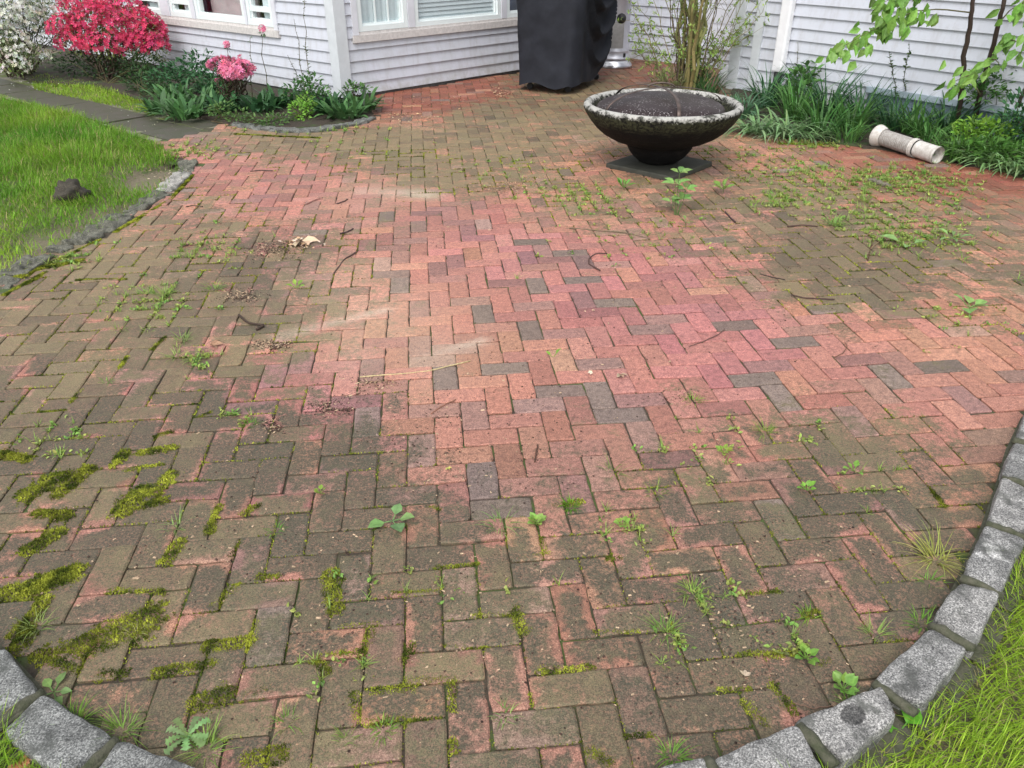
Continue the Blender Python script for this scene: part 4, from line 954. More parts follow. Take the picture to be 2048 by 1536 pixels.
# ================================================================== shrubs and flowers
def walk(a, b, n=7, wob=.04, sag=0):
    t = np.linspace(0, 1, n)[:, None]; P = np.asarray(a) * (1 - t) + np.asarray(b) * t
    P = P + rng.normal(0, wob, (n, 3)) * np.sin(t * math.pi); P[:, 2] += sag * np.sin(t[:, 0] * math.pi); return P
def flowering(name, label, base, blobs, nf, fcol, lcol, fr=.026, nl=900, stemc=(.07, .05, .035), flow_low=-.3, leafL=.035, cat='shrub'):
    root = empty(name, (base[0], base[1], 0), label, cat)
    st = MB(); lf = MB(); fw = MB(); vol = np.array([b[3] * b[4] for b in blobs]); vol = vol / vol.sum()
    for (x, y, z, rx, rz), v in zip(blobs, vol):
        c = np.array([x, y, z])
        for k in range(max(3, int(26 * v * 2))):
            e = c + sph(1)[0] * [rx, rx, rz] * .85; b0 = np.array([base[0], base[1], 0]) + [*rng.normal(0, .07, 2), 0]
            P = walk(b0, e, 7, .03); st.tube(P, np.linspace(.010, .0025, 7), 5, vary(stemc, 1)[0], False)
        n = int(nf * v); d = sph(n); kp = d[:, 2] > flow_low; d = d[kp]; r = .80 + .25 * rng.random(len(d))
        p = c + d * r[:, None] * [rx, rx, rz]
        cl = fbm(p[:, 0] * 7, p[:, 1] * 7 + 3, p[:, 2] * 7, 2) > .40; p, d = p[cl], d[cl]
        flowers(fw, p, d + rng.normal(0, .45, d.shape), fr * (.75 + .5 * rng.random(len(p))), vary(fcol, len(p), .26, .08))
        n = int(nl * v); d = sph(n); r = rng.random(n) ** .5 * .98; p = c + d * r[:, None] * [rx, rx, rz]
        leaves(lf, p, d + rng.normal(0, .5, d.shape), leafL * (.7 + .6 * rng.random(n)), leafL * .42, vary(lcol, n, .3))
    st.build('stems', M_BARK, root); lf.build('foliage', M_LEAF, root); fw.build('blossoms', M_PETAL, root); return root
def bl(px, py, Y, rx, rz): p = P3(px, py, Y); return (p[0], p[1], p[2], rx, rz)
Yr = 10.75
flowering('azalea_shrub', 'crimson-pink flowering azalea bush in front of the left windows', G(215, 158),
          [bl(128, 55, Yr - .1, .20, .16), bl(160, 85, Yr - .15, .28, .18), bl(195, 45, Yr, .34, .24), bl(250, 40, Yr, .34, .26), bl(215, 90, Yr - .2, .30, .20), bl(290, 65, Yr, .26, .28), bl(312, 90, Yr - .1, .16, .26), bl(180, 8, Yr + .1, .36, .16), bl(265, 95, Yr - .1, .24, .2)],
          4300, (.68, .080, .175), (.16, .21, .06), .030, 4200)
flowering('azalea_shrub', 'white flowering azalea bush at the left edge', G(45, 150),
          [bl(20, 30, 10.7, .42, .34), bl(80, 10, 10.9, .30, .30), bl(-40, 40, 10.6, .45, .45), bl(15, 85, 10.4, .26, .22), bl(55, 115, 10.3, .28, .16), bl(35, 138, 10.1, .18, .08), bl(85, 60, 10.9, .26, .25)],
          3600, (.80, .80, .70), (.12, .17, .06), .024, 5200)
flowering('azalea_shrub', 'small bright pink azalea in the bed by the house corner', G(470, 212),
          [bl(448, 130, 8.6, .16, .08), bl(466, 146, 8.55, .18, .10), bl(446, 172, 8.5, .10, .10), bl(486, 136, 8.6, .11, .07)],
          1300, (.88, .27, .42), (.05, .10, .03), .026, 380)
def stalk_flower(px, py, bx, by, label, Y):
    root = empty('azalea_stalk', G(bx, by), label, 'flower stalk', 'single blossoms on long bare stalks above the bed'); m = MB(); top = P3(px, py + 8, Y)
    b0 = G(bx, by); P = walk(b0, top, 6, .015); m.tube(P, np.linspace(.005, .0025, 6), 5, (.10, .09, .04)); m.build('stem', M_BARK, root)
    m = MB(); d = sph(9); flowers(m, top + d * .025, d + [0, 0, .4], .026, vary((.86, .22, .36), 9)); m.build('blossoms', M_PETAL, root)
    m = MB(); d = sph(10); leaves(m, top + [0, 0, -.05] + d * .01, d, .04, .015, vary((.05, .10, .04), 10)); m.build('foliage', M_LEAF, root)
stalk_flower(453, 80, 480, 205, 'leftmost single pink blossom on a long stalk beside the small azalea', 8.65)
stalk_flower(482, 108, 485, 210, 'lowest single pink blossom on a stalk just above the small azalea', 8.6)
stalk_flower(524, 48, 535, 205, 'tallest pink blossom on a leafy stalk left of the corner board', 8.7)

def rosette(name, label, c, n, L, Wd, col, prof='lance', lean=(.15, .9), curve=(.3, 1.2), cat='plant', group=None, spread=.08, seg=6, vs=.2, mat=None):
    r = c if len(c) == 3 else (*c, 0)
    a = rng.random(n) * 6.283; rad = spread * np.sqrt(rng.random(n)); B = np.stack([r[0] + rad * np.cos(a), r[1] + rad * np.sin(a), np.full(n, r[2] + .0)], 1)
    m = MB(); blades(m, B, L * (.6 + .6 * rng.random(n)), Wd * (.75 + .5 * rng.random(n)), a + rng.normal(0, .5, n), lean[0] + (lean[1] - lean[0]) * rng.random(n), curve[0] + (curve[1] - curve[0]) * rng.random(n), seg, vary(col, n, vs), prof, .5)
    o = m.build(name, mat or M_LEAF, smooth=False, origin=(r[0], r[1], 0)); return tag(o, label, cat, group)
LG = 'broad-leaved clumps in the bed by the house corner'
GRN = (.095, .225, .055); DGRN = (.050, .140, .055); LGRN = (.20, .40, .06); BGRN = (.10, .21, .11)
for (px, py, n, lab) in ((330, 225, 34, 'broad-leaved clump at the left end of the bed beside the flagstones'), (372, 236, 36, 'broad-leaved clump between the flagstones and the small pink azalea'), (350, 205, 34, 'broad-leaved clump behind the leftmost ones, under the red azalea'),
                         (400, 215, 34, 'broad-leaved clump directly left of the pink azalea'), (440, 225, 26, 'dark broad-leaved clump right under the pink blossoms'), (655, 225, 30, 'broad-leaved clump left of the corner board'), (690, 236, 34, 'broad-leaved clump in front of the corner board'),
                         (722, 222, 34, 'broad-leaved clump at the right tip of the bed against the middle wall'), (520, 222, 28, 'dark broad-leaved clump in the middle of the bed'), (560, 212, 26, 'dark broad-leaved clump behind the lime-green weed'), (430, 190, 26, 'broad-leaved clump against the left wall behind the pink azalea')):
    rosette('lily_clump', lab, G(px, py), int(n * 1.9), .23, .048, (.085, .19, .065) if n > 30 else (.055, .14, .055), 'lance', (.1, 1.0), (.3, 1.3), group=LG, spread=.15, vs=.28)
def bush(name, label, base, blobs, nl, col, L=.05, wf=.45, cat='shrub', group=None, stemc=(.08, .07, .03), ns=10, sr=.006, droop=0, upb=.3):
    root = empty(name, (base[0], base[1], 0), label, cat, group); st = MB(); lf = MB(); vol = np.array([b[3] ** 2 * b[4] for b in blobs]); vol = vol / vol.sum()
    for (x, y, z, rx, rz), v in zip(blobs, vol):
        c = np.array([x, y, z])
        for k in range(max(2, int(ns * v))):
            e = c + sph(1)[0] * [rx, rx, rz] * .8; P = walk((base[0] + rng.normal(0, .03), base[1] + rng.normal(0, .03), 0), e, 6, .02); st.tube(P, np.linspace(sr, sr * .35, 6), 5, vary(stemc, 1)[0], False)
        n = int(nl * v); d = sph(n); r = rng.random(n) ** .45; p = c + d * r[:, None] * [rx, rx, rz]
        dd = d * [1, 1, .4] + [0, 0, upb - droop] + rng.normal(0, .35, d.shape)
        leaves(lf, p, dd, L * (.6 + .7 * rng.random(n)), L * wf * (.8 + .4 * rng.random(n)), vary(col, n, .25))
    st.build('stems', M_BARK, root); lf.build('foliage', M_LEAF, root); return root
bush('leafy_weed', 'dark leafy undergrowth in the shade below the red azalea', G(215, 168), [bl(150, 128, 10.6, .30, .14), bl(215, 135, 10.5, .34, .14), bl(285, 140, 10.3, .3, .2)], 1300, (.030, .065, .022), .05, .45)
bush('leafy_weed', 'lime-green leafy weed in the bed left of the corner board', G(600, 240), [bl(600, 225, 8.0, .12, .10), bl(612, 205, 8.1, .10, .08)], 260, LGRN, .045, .55)
bush('leafy_weed', 'mid green leafy weed growing up the corner board', G(625, 215), [bl(620, 175, 8.6, .16, .14), bl(640, 190, 8.5, .14, .10), bl(590, 185, 8.6, .14, .12)], 420, (.07, .17, .045), .05, .5)
bush('leafy_weed', 'dark leafy weed between the red and the pink azalea', G(400, 170), [bl(400, 130, 9.6, .22, .16), bl(370, 150, 9.4, .24, .18), bl(340, 165, 9.5, .24, .2), bl(420, 160, 9.2, .2, .16)], 900, DGRN, .06, .45)
bush('leafy_weed', 'low leafy weed at the stem of the red azalea', G(290, 195), [bl(285, 165, 9.6, .24, .16), bl(320, 185, 9.2, .22, .12)], 600, (.045, .10, .03), .05, .45)
bush('leafy_weed', 'leafy weed at the right tip of the bed beside the middle wall', G(710, 205), [bl(705, 175, 8.75, .10, .05), bl(725, 178, 8.8, .08, .04)], 90, (.09, .20, .05), .05, .5)
bush('leafy_weed', 'pale leafy weed under the small pink azalea', G(440, 240), [bl(440, 220, 8.0, .14, .08), bl(480, 232, 7.9, .15, .06), bl(540, 240, 7.8, .2, .05)], 420, (.10, .19, .05), .04, .5)
def spire(name, label, bpx, tpx, Y, n, L, col, group, side=1, wf=.45):
    b0 = G(*bpx); top = P3(*tpx, Y); root = empty(name, (b0[0], b0[1], 0), label, 'plant', group)
    P = walk(b0, top, 9, .012); m = MB(); m.tube(P, np.linspace(.005, .002, 9), 5, (.12, .10, .05)); m.build('stem', M_BARK, root)
    t = np.sort(rng.random(n)) ** .8; pts = np.stack([np.interp(t, np.linspace(0, 1, 9), P[:, k]) for k in range(3)], 1); a = rng.random(n) * 6.28
    d = np.stack([np.cos(a), np.sin(a), .45 + 0 * a], 1); m = MB(); leaves(m, pts, d, L * (.5 + .8 * rng.random(n)) * (1.2 - .5 * t), L * wf, vary(col, n, .2)); m.build('foliage', M_LEAF, root)
SG = 'tall thin leafy stalks in front of the siding'
spire('tall_stalk', 'tall thin stalk with tiny leaves rising left of the corner board past the window', (620, 205), (607, -30), 8.8, 46, .035, (.10, .13, .06), SG)
spire('tall_stalk', 'shorter forked stalk with sparse buds left of the tallest one', (615, 205), (588, 38), 8.75, 30, .03, (.09, .11, .05), SG)
spire('tall_stalk', 'side stalk leaning left with a few leaves near the corner board', (615, 200), (575, 110), 8.7, 16, .035, (.09, .12, .05), SG)
spire('tall_stalk', 'thin stalk with a green leaf tuft at the height of the left sill', (505, 210), (500, 75), 8.7, 14, .04, (.10, .18, .06), SG)

# ---- right bed
SB = 'strap-leaved clumps along the right bed'
def wallY(px, py, off):  # ground point moved
    return G(px, py)
straps = [(1605, 280, 50, .28, .011, (.17, .27, .12), 'low pale strap-leaved clump overhanging the bricks left of the pipe'), (1690, 283, 50, .26, .011, (.10, .23, .06), 'small strap-leaved clump under the flared end of the pipe'),
 (1455, 228, 40, .26, .010, (.13, .22, .11), 'small pale strap-leaved clump touching the rim side of the fire bowl'), (1545, 276, 46, .26, .010, (.19, .28, .15), 'palest drooping strap-leaved clump at the brick edge beside the fire bowl'), (1905, 318, 40, .22, .012, (.10, .24, .05), 'small strap-leaved clump just right of the open pipe end'),
 (1480, 235, 46, .36, .013, BGRN, 'upright strap-leaved clump at the left end of the right bed by the corner board'),
 (1530, 215, 60, .52, .013, DGRN, 'dark strap-leaved clump in front of the downspout'), (1515, 266, 46, .38, .019, (.20, .34, .15), 'pale drooping strap-leaved clump next to the fire bowl'),
 (1570, 272, 46, .38, .019, (.20, .34, .14), 'pale drooping strap-leaved clump second from the fire bowl'), (1590, 240, 56, .46, .015, GRN, 'broad strap-leaved clump below the leafy weed at the downspout'),
 (1640, 270, 60, .38, .015, (.08, .20, .05), 'bright strap-leaved clump left of the fallen pipe'), (1650, 235, 60, .55, .013, DGRN, 'tall dark strap-leaved clump behind the bright one left of the pipe'),
 (1700, 262, 60, .40, .016, GRN, 'strap-leaved clump touching the flared end of the pipe'), (1715, 245, 50, .50, .013, DGRN, 'tall dark strap-leaved clump under the two thin leafy spires'),
 (1780, 262, 44, .42, .014, DGRN, 'dark strap-leaved clump behind the middle of the pipe'), (1830, 270, 46, .40, .016, GRN, 'strap-leaved clump behind the open end of the pipe'), (1860, 285, 40, .34, .014, GRN, 'short strap-leaved clump at the open end of the pipe'),
 (1890, 270, 50, .44, .014, DGRN, 'dark strap-leaved clump at the foot of the sapling'), (1930, 312, 54, .30, .012, (.12, .24, .07), 'low bright strap-leaved clump right of the pipe'), (1975, 332, 52, .30, .016, (.20, .34, .13), 'pale drooping strap-leaved clump near the right edge'),
 (2030, 342, 52, .30, .016, (.20, .34, .13), 'pale drooping strap-leaved clump cut by the right edge'), (2090, 350, 50, .32, .011, (.15, .25, .1), 'drooping strap-leaved clump just past the right edge'), (1395, 178, 60, .40, .012, (.07, .16, .05), 'strap-leaved clump at the foot of the budding shrub'),
 (1415, 190, 46, .34, .012, (.07, .16, .05), 'strap-leaved clump right of the budding shrub stems'), (1610, 200, 50, .50, .013, DGRN, 'dark strap-leaved clump against the siding right of the downspout'), (1755, 228, 22, .45, .012, DGRN, 'dark strap-leaved clump against the blue-grey panel'),
 (1820, 238, 20, .42, .012, DGRN, 'dark strap-leaved clump before the right half of the blue-grey panel'), (2010, 300, 40, .40, .013, GRN, 'green strap-leaved clump between the bright leaves at the right edge')]
for (px, py, n, L, w, col, lab) in straps:
    pale = col[0] > .13 or col[2] > .11
    rosette('strap_leaf_clump', lab, G(px, py), int(n * 1.5), L, w, col, 'strap', (.05, .55) if not pale else (.3, .9), (.5, 1.9) if not pale else (1.2, 2.0), group=SB, spread=.12, seg=7, vs=.22)
bush('leafy_weed', 'broad-leaved green weed right of the downspout', G(1605, 205), [bl(1600, 165, 8.6, .16, .12), bl(1615, 145, 8.7, .12, .08), bl(1590, 190, 8.4, .16, .1), bl(1640, 130, 8.7, .05, .03)], 230, (.10, .23, .06), .085, .5)
bush('leafy_weed', 'feathery green bush at the foot of the sapling', G(1985, 255), [bl(1985, 165, 7.3, .26, .12), bl(2010, 130, 7.4, .22, .10), bl(1960, 185, 7.2, .2, .1), bl(2045, 150, 7.4, .2, .2)], 900, (.085, .20, .045), .055, .42)
bush('leafy_weed', 'bright lime leafy plant between the pipe and the right edge', G(1950, 300), [bl(1950, 255, 6.7, .16, .08), bl(1985, 262, 6.7, .16, .08), bl(1930, 275, 6.6, .12, .06)], 420, (.17, .33, .04), .06, .42)
bush('leafy_weed', 'dark leafy plant in the far right of the bed', G(2050, 290), [bl(2040, 230, 6.7, .2, .16), bl(2080, 250, 6.6, .2, .16)], 420, DGRN, .07, .4)
bush('leafy_weed', 'low green leafy ground plant before the right edge', G(1990, 320), [bl(1920, 300, 6.35, .16, .06), bl(1990, 300, 6.3, .24, .07), bl(2050, 315, 6.2, .2, .07)], 700, (.07, .17, .03), .06, .35)
spire('tall_stalk', 'left of two thin leafy spires in front of the right wall', (1800, 232), (1778, 103), 7.6, 60, .045, (.07, .13, .04), SG)
spire('tall_stalk', 'right and taller of two thin leafy spires in front of the right wall', (1805, 232), (1818, 85), 7.6, 60, .045, (.07, .13, .04), SG)
spire('tall_stalk', 'lone thin stalk with a yellow-green tip right of the downspout', (1592, 190), (1596, 86), 8.7, 12, .03, (.15, .2, .05), SG)
# sapling: two dark trunks, side branches with hanging lobed leaves
def sapling():
    b1 = G(1915, 262); b2 = G(1948, 262); Y = (b1[1] + b2[1]) / 2 - .42
    root = empty('sapling_tree', (b1[0], b1[1], 0), 'young tree with two thin dark trunks and large bright leaves before the right wall', 'tree')
    lf = MB(); col = (.055, .038, .030)
    tr = []
    for pts in ([(1910, 265), (1925, 180), (1928, 108), (1940, 50), (1947, 0), (1955, -120), (1958, -260)], [(1945, 262), (1960, 180), (1980, 115), (1998, 45), (2010, 0), (2032, -120), (2055, -260)]):
        P = np.array([G(*pts[0])] + [P3(x, y, Y + .30 * max(0, (y - 0) / 265)) for x, y in pts[1:]]); t = np.linspace(0, 1, len(P)); tt = np.linspace(0, 1, 26)
        Q = np.stack([np.interp(tt, t, P[:, k]) for k in range(3)], 1) + rng.normal(0, .004, (26, 3)); m = MB(); m.tube(Q, np.linspace(.024, .012, 26), 10, col); m.build('trunk', M_BARK, root, True); tr.append(Q)
    P = np.array([G(2035, 262), P3(2040, 200, Y), P3(2062, 150, Y), P3(2110, 60, Y)]); m = MB(); m.tube(P, [.018, .015, .012, .008], 8, col); m.build('trunk', M_BARK, root, True)
    for pts, n in (([(1940, 25), (1880, 18), (1830, 22), (1780, 45), (1735, 65), (1665, 105)], 44), ([(1945, -10), (1880, -40), (1810, -20), (1760, 10)], 40), ([(2003, 40), (2020, 20), (2048, 5), (2090, -20)], 16), ([(1985, 110), (2010, 75), (2040, 85), (2080, 80)], 14), ([(1960, 190), (1940, 150), (1925, 155), (1905, 165)], 14), ([(1980, 120), (1990, 118), (2000, 130)], 8),
                   ([(1955, -80), (1850, -110), (1780, -90), (1720, -60)], 50), ([(2020, -60), (2080, -90), (2150, -100)], 30)):
        P = np.array([P3(x, y, Y - .04 * i) for i, (x, y) in enumerate(pts)]); t = np.linspace(0, 1, len(P)); tt = np.linspace(0, 1, 14)
        Q = np.stack([np.interp(tt, t, P[:, k]) for k in range(3)], 1); m = MB(); m.tube(Q, np.linspace(.006, .0022, 14), 6, (.11, .10, .05)); m.build('branch', M_BARK, root, True)
        n = int(n * 1.6); u = rng.random(n) ** .8; u = .25 + .75 * u; p = np.stack([np.interp(u, tt, Q[:, k]) for k in range(3)], 1) + rng.normal(0, .055, (n, 3))
        d = np.stack([rng.normal(-.25, .45, n), rng.normal(-.2, .35, n), -.75 + rng.normal(0, .25, n)], 1)
        up = np.stack([rng.normal(0, .4, n), -1 + rng.normal(0, .3, n), .45 + 0 * d[:, 0]], 1)
        leaves(lf, p, d, .11 * (.65 + .55 * rng.random(n)), .062 * (.8 + .4 * rng.random(n)), vary((.19, .36, .07), n, .18), up)
    lf.build('foliage', M_LEAF, root)
sapling()
# budding shrub behind the fire bowl
def budding():
    b = G(1370, 184); root = empty('budding_shrub', (b[0], b[1], 0), 'tall many-stemmed shrub with yellow-green buds behind the fire bowl', 'shrub')
    st = MB(); lf = MB(); Y = b[1]
    canes = []
    for i in range(38):
        fx = rng.normal(0, 1); base = np.array([b[0] + .035 * fx + rng.normal(0, .05), b[1] + rng.normal(0, .10), 0]); sp_ = (.22 + .15 * rng.random()) * fx
        top = np.array([base[0] + sp_ + .06, base[1] + rng.normal(0, .22), 1.3 + .7 * rng.random()]); thick = rng.random() < .55 and abs(fx) < 1.0
        if thick: top[0] = base[0] + sp_ * .35
        P = walk(base, top, 10, .03); r0 = .017 + .010 * rng.random() if thick else .006
        c = (.21, .20, .075) if thick else ((.17, .15, .08) if rng.random() < .7 else (.07, .05, .04))
        st.tube(P, np.linspace(r0, r0 * .45, 10), 8, vary(c, 1, .15)[0], False); canes.append((P, thick))
    for i in range(14):   # low side canes spreading left and right
        s = -1 if i % 2 else 1; base = np.array([b[0] + s * .12 + rng.normal(0, .04), b[1] + rng.normal(0, .08), 0]); top = base + [s * (.25 + .35 * rng.random()), rng.normal(0, .15), .35 + .9 * rng.random()]
        P = walk(base, top, 9, .03, .05); st.tube(P, np.linspace(.006, .002, 9), 5, vary((.20, .17, .09), 1, .15)[0], False); canes.append((P, False)); canes.append((P, False))
    for P, thick in canes:
        for k in range(8 if not thick else 7):
            u = .15 + .85 * rng.random(); p = np.array([np.interp(u, np.linspace(0, 1, len(P)), P[:, q]) for q in range(3)])
            e = p + rng.normal(0, .07, 3) + [0, 0, .05]
            if not thick or rng.random() < .5: st.tube(walk(p, e, 4, .006), np.linspace(.0025, .0012, 4), 4, (.17, .15, .07), False)
            else: e = p
            n = rng.integers(4, 9); d = sph(n) + [0, 0, .5]; leaves(lf, e + rng.normal(0, .012, (n, 3)), d, .042 * (.6 + .7 * rng.random(n)), .018, vary((.26, .38, .09), n, .2))
    st.build('stems', M_BARK, root); lf.build('foliage', M_LEAF, root)
budding()
bush('leafy_weed', 'dry grassy growth between the fire bowl and the budding shrub', G(1345, 182), [bl(1335, 165, 9.3, .2, .10)], 160, (.17, .20, .08), .07, .12, stemc=(.30, .26, .15), ns=26, sr=.003)

# ================================================================== weeds in the joints
def dl_(n): return None
def rosw(name, label, px, py, n, L, wf, col, lean=(.7, 1.2), stemh=0, group=None, cat='weed'):
    b = G(px, py); b[2] = float(gz(b[0], b[1])); a = rng.random() * 6.28 + np.arange(n) * 2.4; root = None; m = MB()
    p = np.tile(b, (n, 1)) + np.stack([np.cos(a), np.sin(a), 0 * a], 1) * .003 + [0, 0, .004 + stemh]
    el = lean[0] + (lean[1] - lean[0]) * rng.random(n); d = np.stack([np.cos(a) * np.sin(el), np.sin(a) * np.sin(el), np.cos(el)], 1)
    if stemh: m.tube([b, b + [.004, 0, stemh * .6], b + [0, 0, stemh]], .0022, 5, (.16, .20, .07))
    s = (.7 + .5 * rng.random(n)) * L
    # short stalk and blade
    for i in range(n): m.tube([p[i], p[i] + d[i] * s[i] * .35], .0012 + .0008 * (L > .05), 4, np.array(col) * .9, False)
    leaves(m, p + d * s[:, None] * .3, d, s * .75, s * wf, vary(col, n, .12), np.tile([0, 0, 1.], (n, 1)) + rng.normal(0, .15, (n, 3)))
    o = m.build(name, M_LEAF, origin=(b[0], b[1], 0)); return tag(o, label, cat, group)
rosw('plantain_weed', 'pale broad-leaved weed lying on the dark bricks left of centre', 785, 1040, 4, .082, .62, (.20, .36, .13), (1.1, 1.45))
rosw('plantain_weed', 'broad-leaved weed on the orange bricks near the right edge', 1938, 618, 5, .11, .55, (.25, .42, .12), (.9, 1.4))
rosw('plantain_weed', 'pale round-leaved weed on a long stalk among the sprouts at right', 1815, 493, 3, .14, .45, (.22, .38, .12), (1.2, 1.5))
rosw('leafy_weed', 'three-leaved seedling on the bricks above the right curb', 1708, 943, 4, .045, .5, (.20, .40, .06))
rosw('leafy_weed', 'small light seedling on the tan bricks left of centre', 593, 575, 4, .055, .45, (.26, .42, .07), (.5, 1.2))
rosw('leafy_weed', 'tiny single-leaf seedling on the orange brick in the centre', 1106, 715, 2, .045, .5, (.22, .38, .06), (.5, 1.0))
rosw('leafy_weed', 'rosette weed against the curb block with the dark stain', 1685, 1380, 11, .040, .6, (.19, .36, .07), (.5, 1.3))
rosw('leafy_weed', 'leafy weed in the joint above the rosette at the stained block', 1612, 1318, 9, .032, .6, (.20, .36, .06), (.4, 1.2))
rosw('leafy_weed', 'pair of light leaves where the lower left curb meets the bricks', 108, 1385, 5, .055, .5, (.20, .34, .10), (1.0, 1.45))
rosw('leafy_weed', 'cluster of small clover-like leaves right of the bottom moss corner', 1072, 1045, 16, .030, .7, (.26, .40, .09), (.3, 1.3))
rosw('leafy_weed', 'small leaf cluster at a brick end right of centre below the pink bricks', 1245, 1048, 9, .026, .7, (.24, .38, .07))
rosw('leafy_weed', 'pair of seedling leaves in the joint right of the long moss strip', 1613, 980, 7, .034, .6, (.20, .38, .06))
rosw('leafy_weed', 'tiny leafy weed in the joint under the dark brick patch at right', 1448, 905, 9, .032, .55, (.26, .38, .06))
rosw('leafy_weed', 'round leaf sprouting from the lawn beside the stained curb block', 1800, 1462, 2, .06, .8, (.12, .34, .03), (.9, 1.2))
rosw('leafy_weed', 'small weed in a joint left of centre at the bottom edge of the dark bricks', 640, 985, 7, .026, .6, (.22, .34, .06))
rosw('leafy_weed', 'small seedling right of the big one before the fire bowl slab', 1445, 388, 9, .085, .42, (.22, .38, .08), (.3, 1.2), .03)
rosw('leafy_weed', 'small seedling left of the big one before the fire bowl slab', 1247, 382, 7, .085, .42, (.15, .32, .06), (.3, 1.3), .02)
rosw('leafy_weed', 'limp little seedling on the bricks below the big seedling', 1370, 455, 5, .07, .3, (.22, .30, .10), (.9, 1.6), .03)
rosw('leafy_weed', 'pale trailing weed lying right of the round-leaved weed', 1905, 480, 7, .12, .25, (.22, .36, .12), (1.2, 1.5))
def seedling():
    b = G(1352, 430); root = empty('leafy_seedling', (b[0], b[1], 0), 'upright seedling with pale green leaves in front of the fire bowl slab', 'seedling'); st = MB(); lf = MB()
    for (dx, dz, n) in ((-.02, .20, 5), (.05, .165, 6), (.0, .27, 4), (.03, .10, 5), (-.03, .08, 4)):
        top = b + [dx, .02, dz]; P = walk(b + [dx * .3, 0, 0], top, 5, .006); st.tube(P, np.linspace(.003, .0018, 5), 5, (.10, .16, .05))
        a = np.arange(n) * 2.4 + rng.random(); d = np.stack([np.cos(a), np.sin(a), .15 + .3 * rng.random(n)], 1); leaves(lf, top + d * .008, d, .085 * (.7 + .5 * rng.random(n)), .042, vary((.22, .40, .11), n, .1), np.tile([0, -.25, 1.], (n, 1)))
    st.build('stems', M_BARK, root); lf.build('foliage', M_LEAF, root)
seedling()
def dandelion():
    b = G(378, 1478); m = MB()
    for i in range(9):
        a = i * .72 + rng.normal(0, .15); L = .045 + .015 * rng.random(); d = np.array([math.cos(a), math.sin(a)]); s = np.array([-d[1], d[0]])
        ts = np.linspace(0, 1, 13); V = []
        for k, t in enumerate(ts):
            w = (.003 + .007 * t) * (1.35 if k % 2 else .55) * (1 if t < .95 else .2); h = .010 + .018 * math.sin(t * 2.4) * (.5 + .5 * (i % 2))
            c = np.array([*(b[:2] + d * L * t), h]); V += [c - [*(s * w), 0], c + [*(s * w), 0]]
        m.add(V, [(2 * k, 2 * k + 1, 2 * k + 3, 2 * k + 2) for k in range(12)], vary((.20, .32, .12), 1)[0])
    o = m.build('dandelion', M_LEAF, origin=(b[0], b[1], 0)); tag(o, 'jagged dandelion leaves beside the lower left curb blocks', 'weed')
dandelion()
TG = 'grass tufts sprouting from the brick joints'
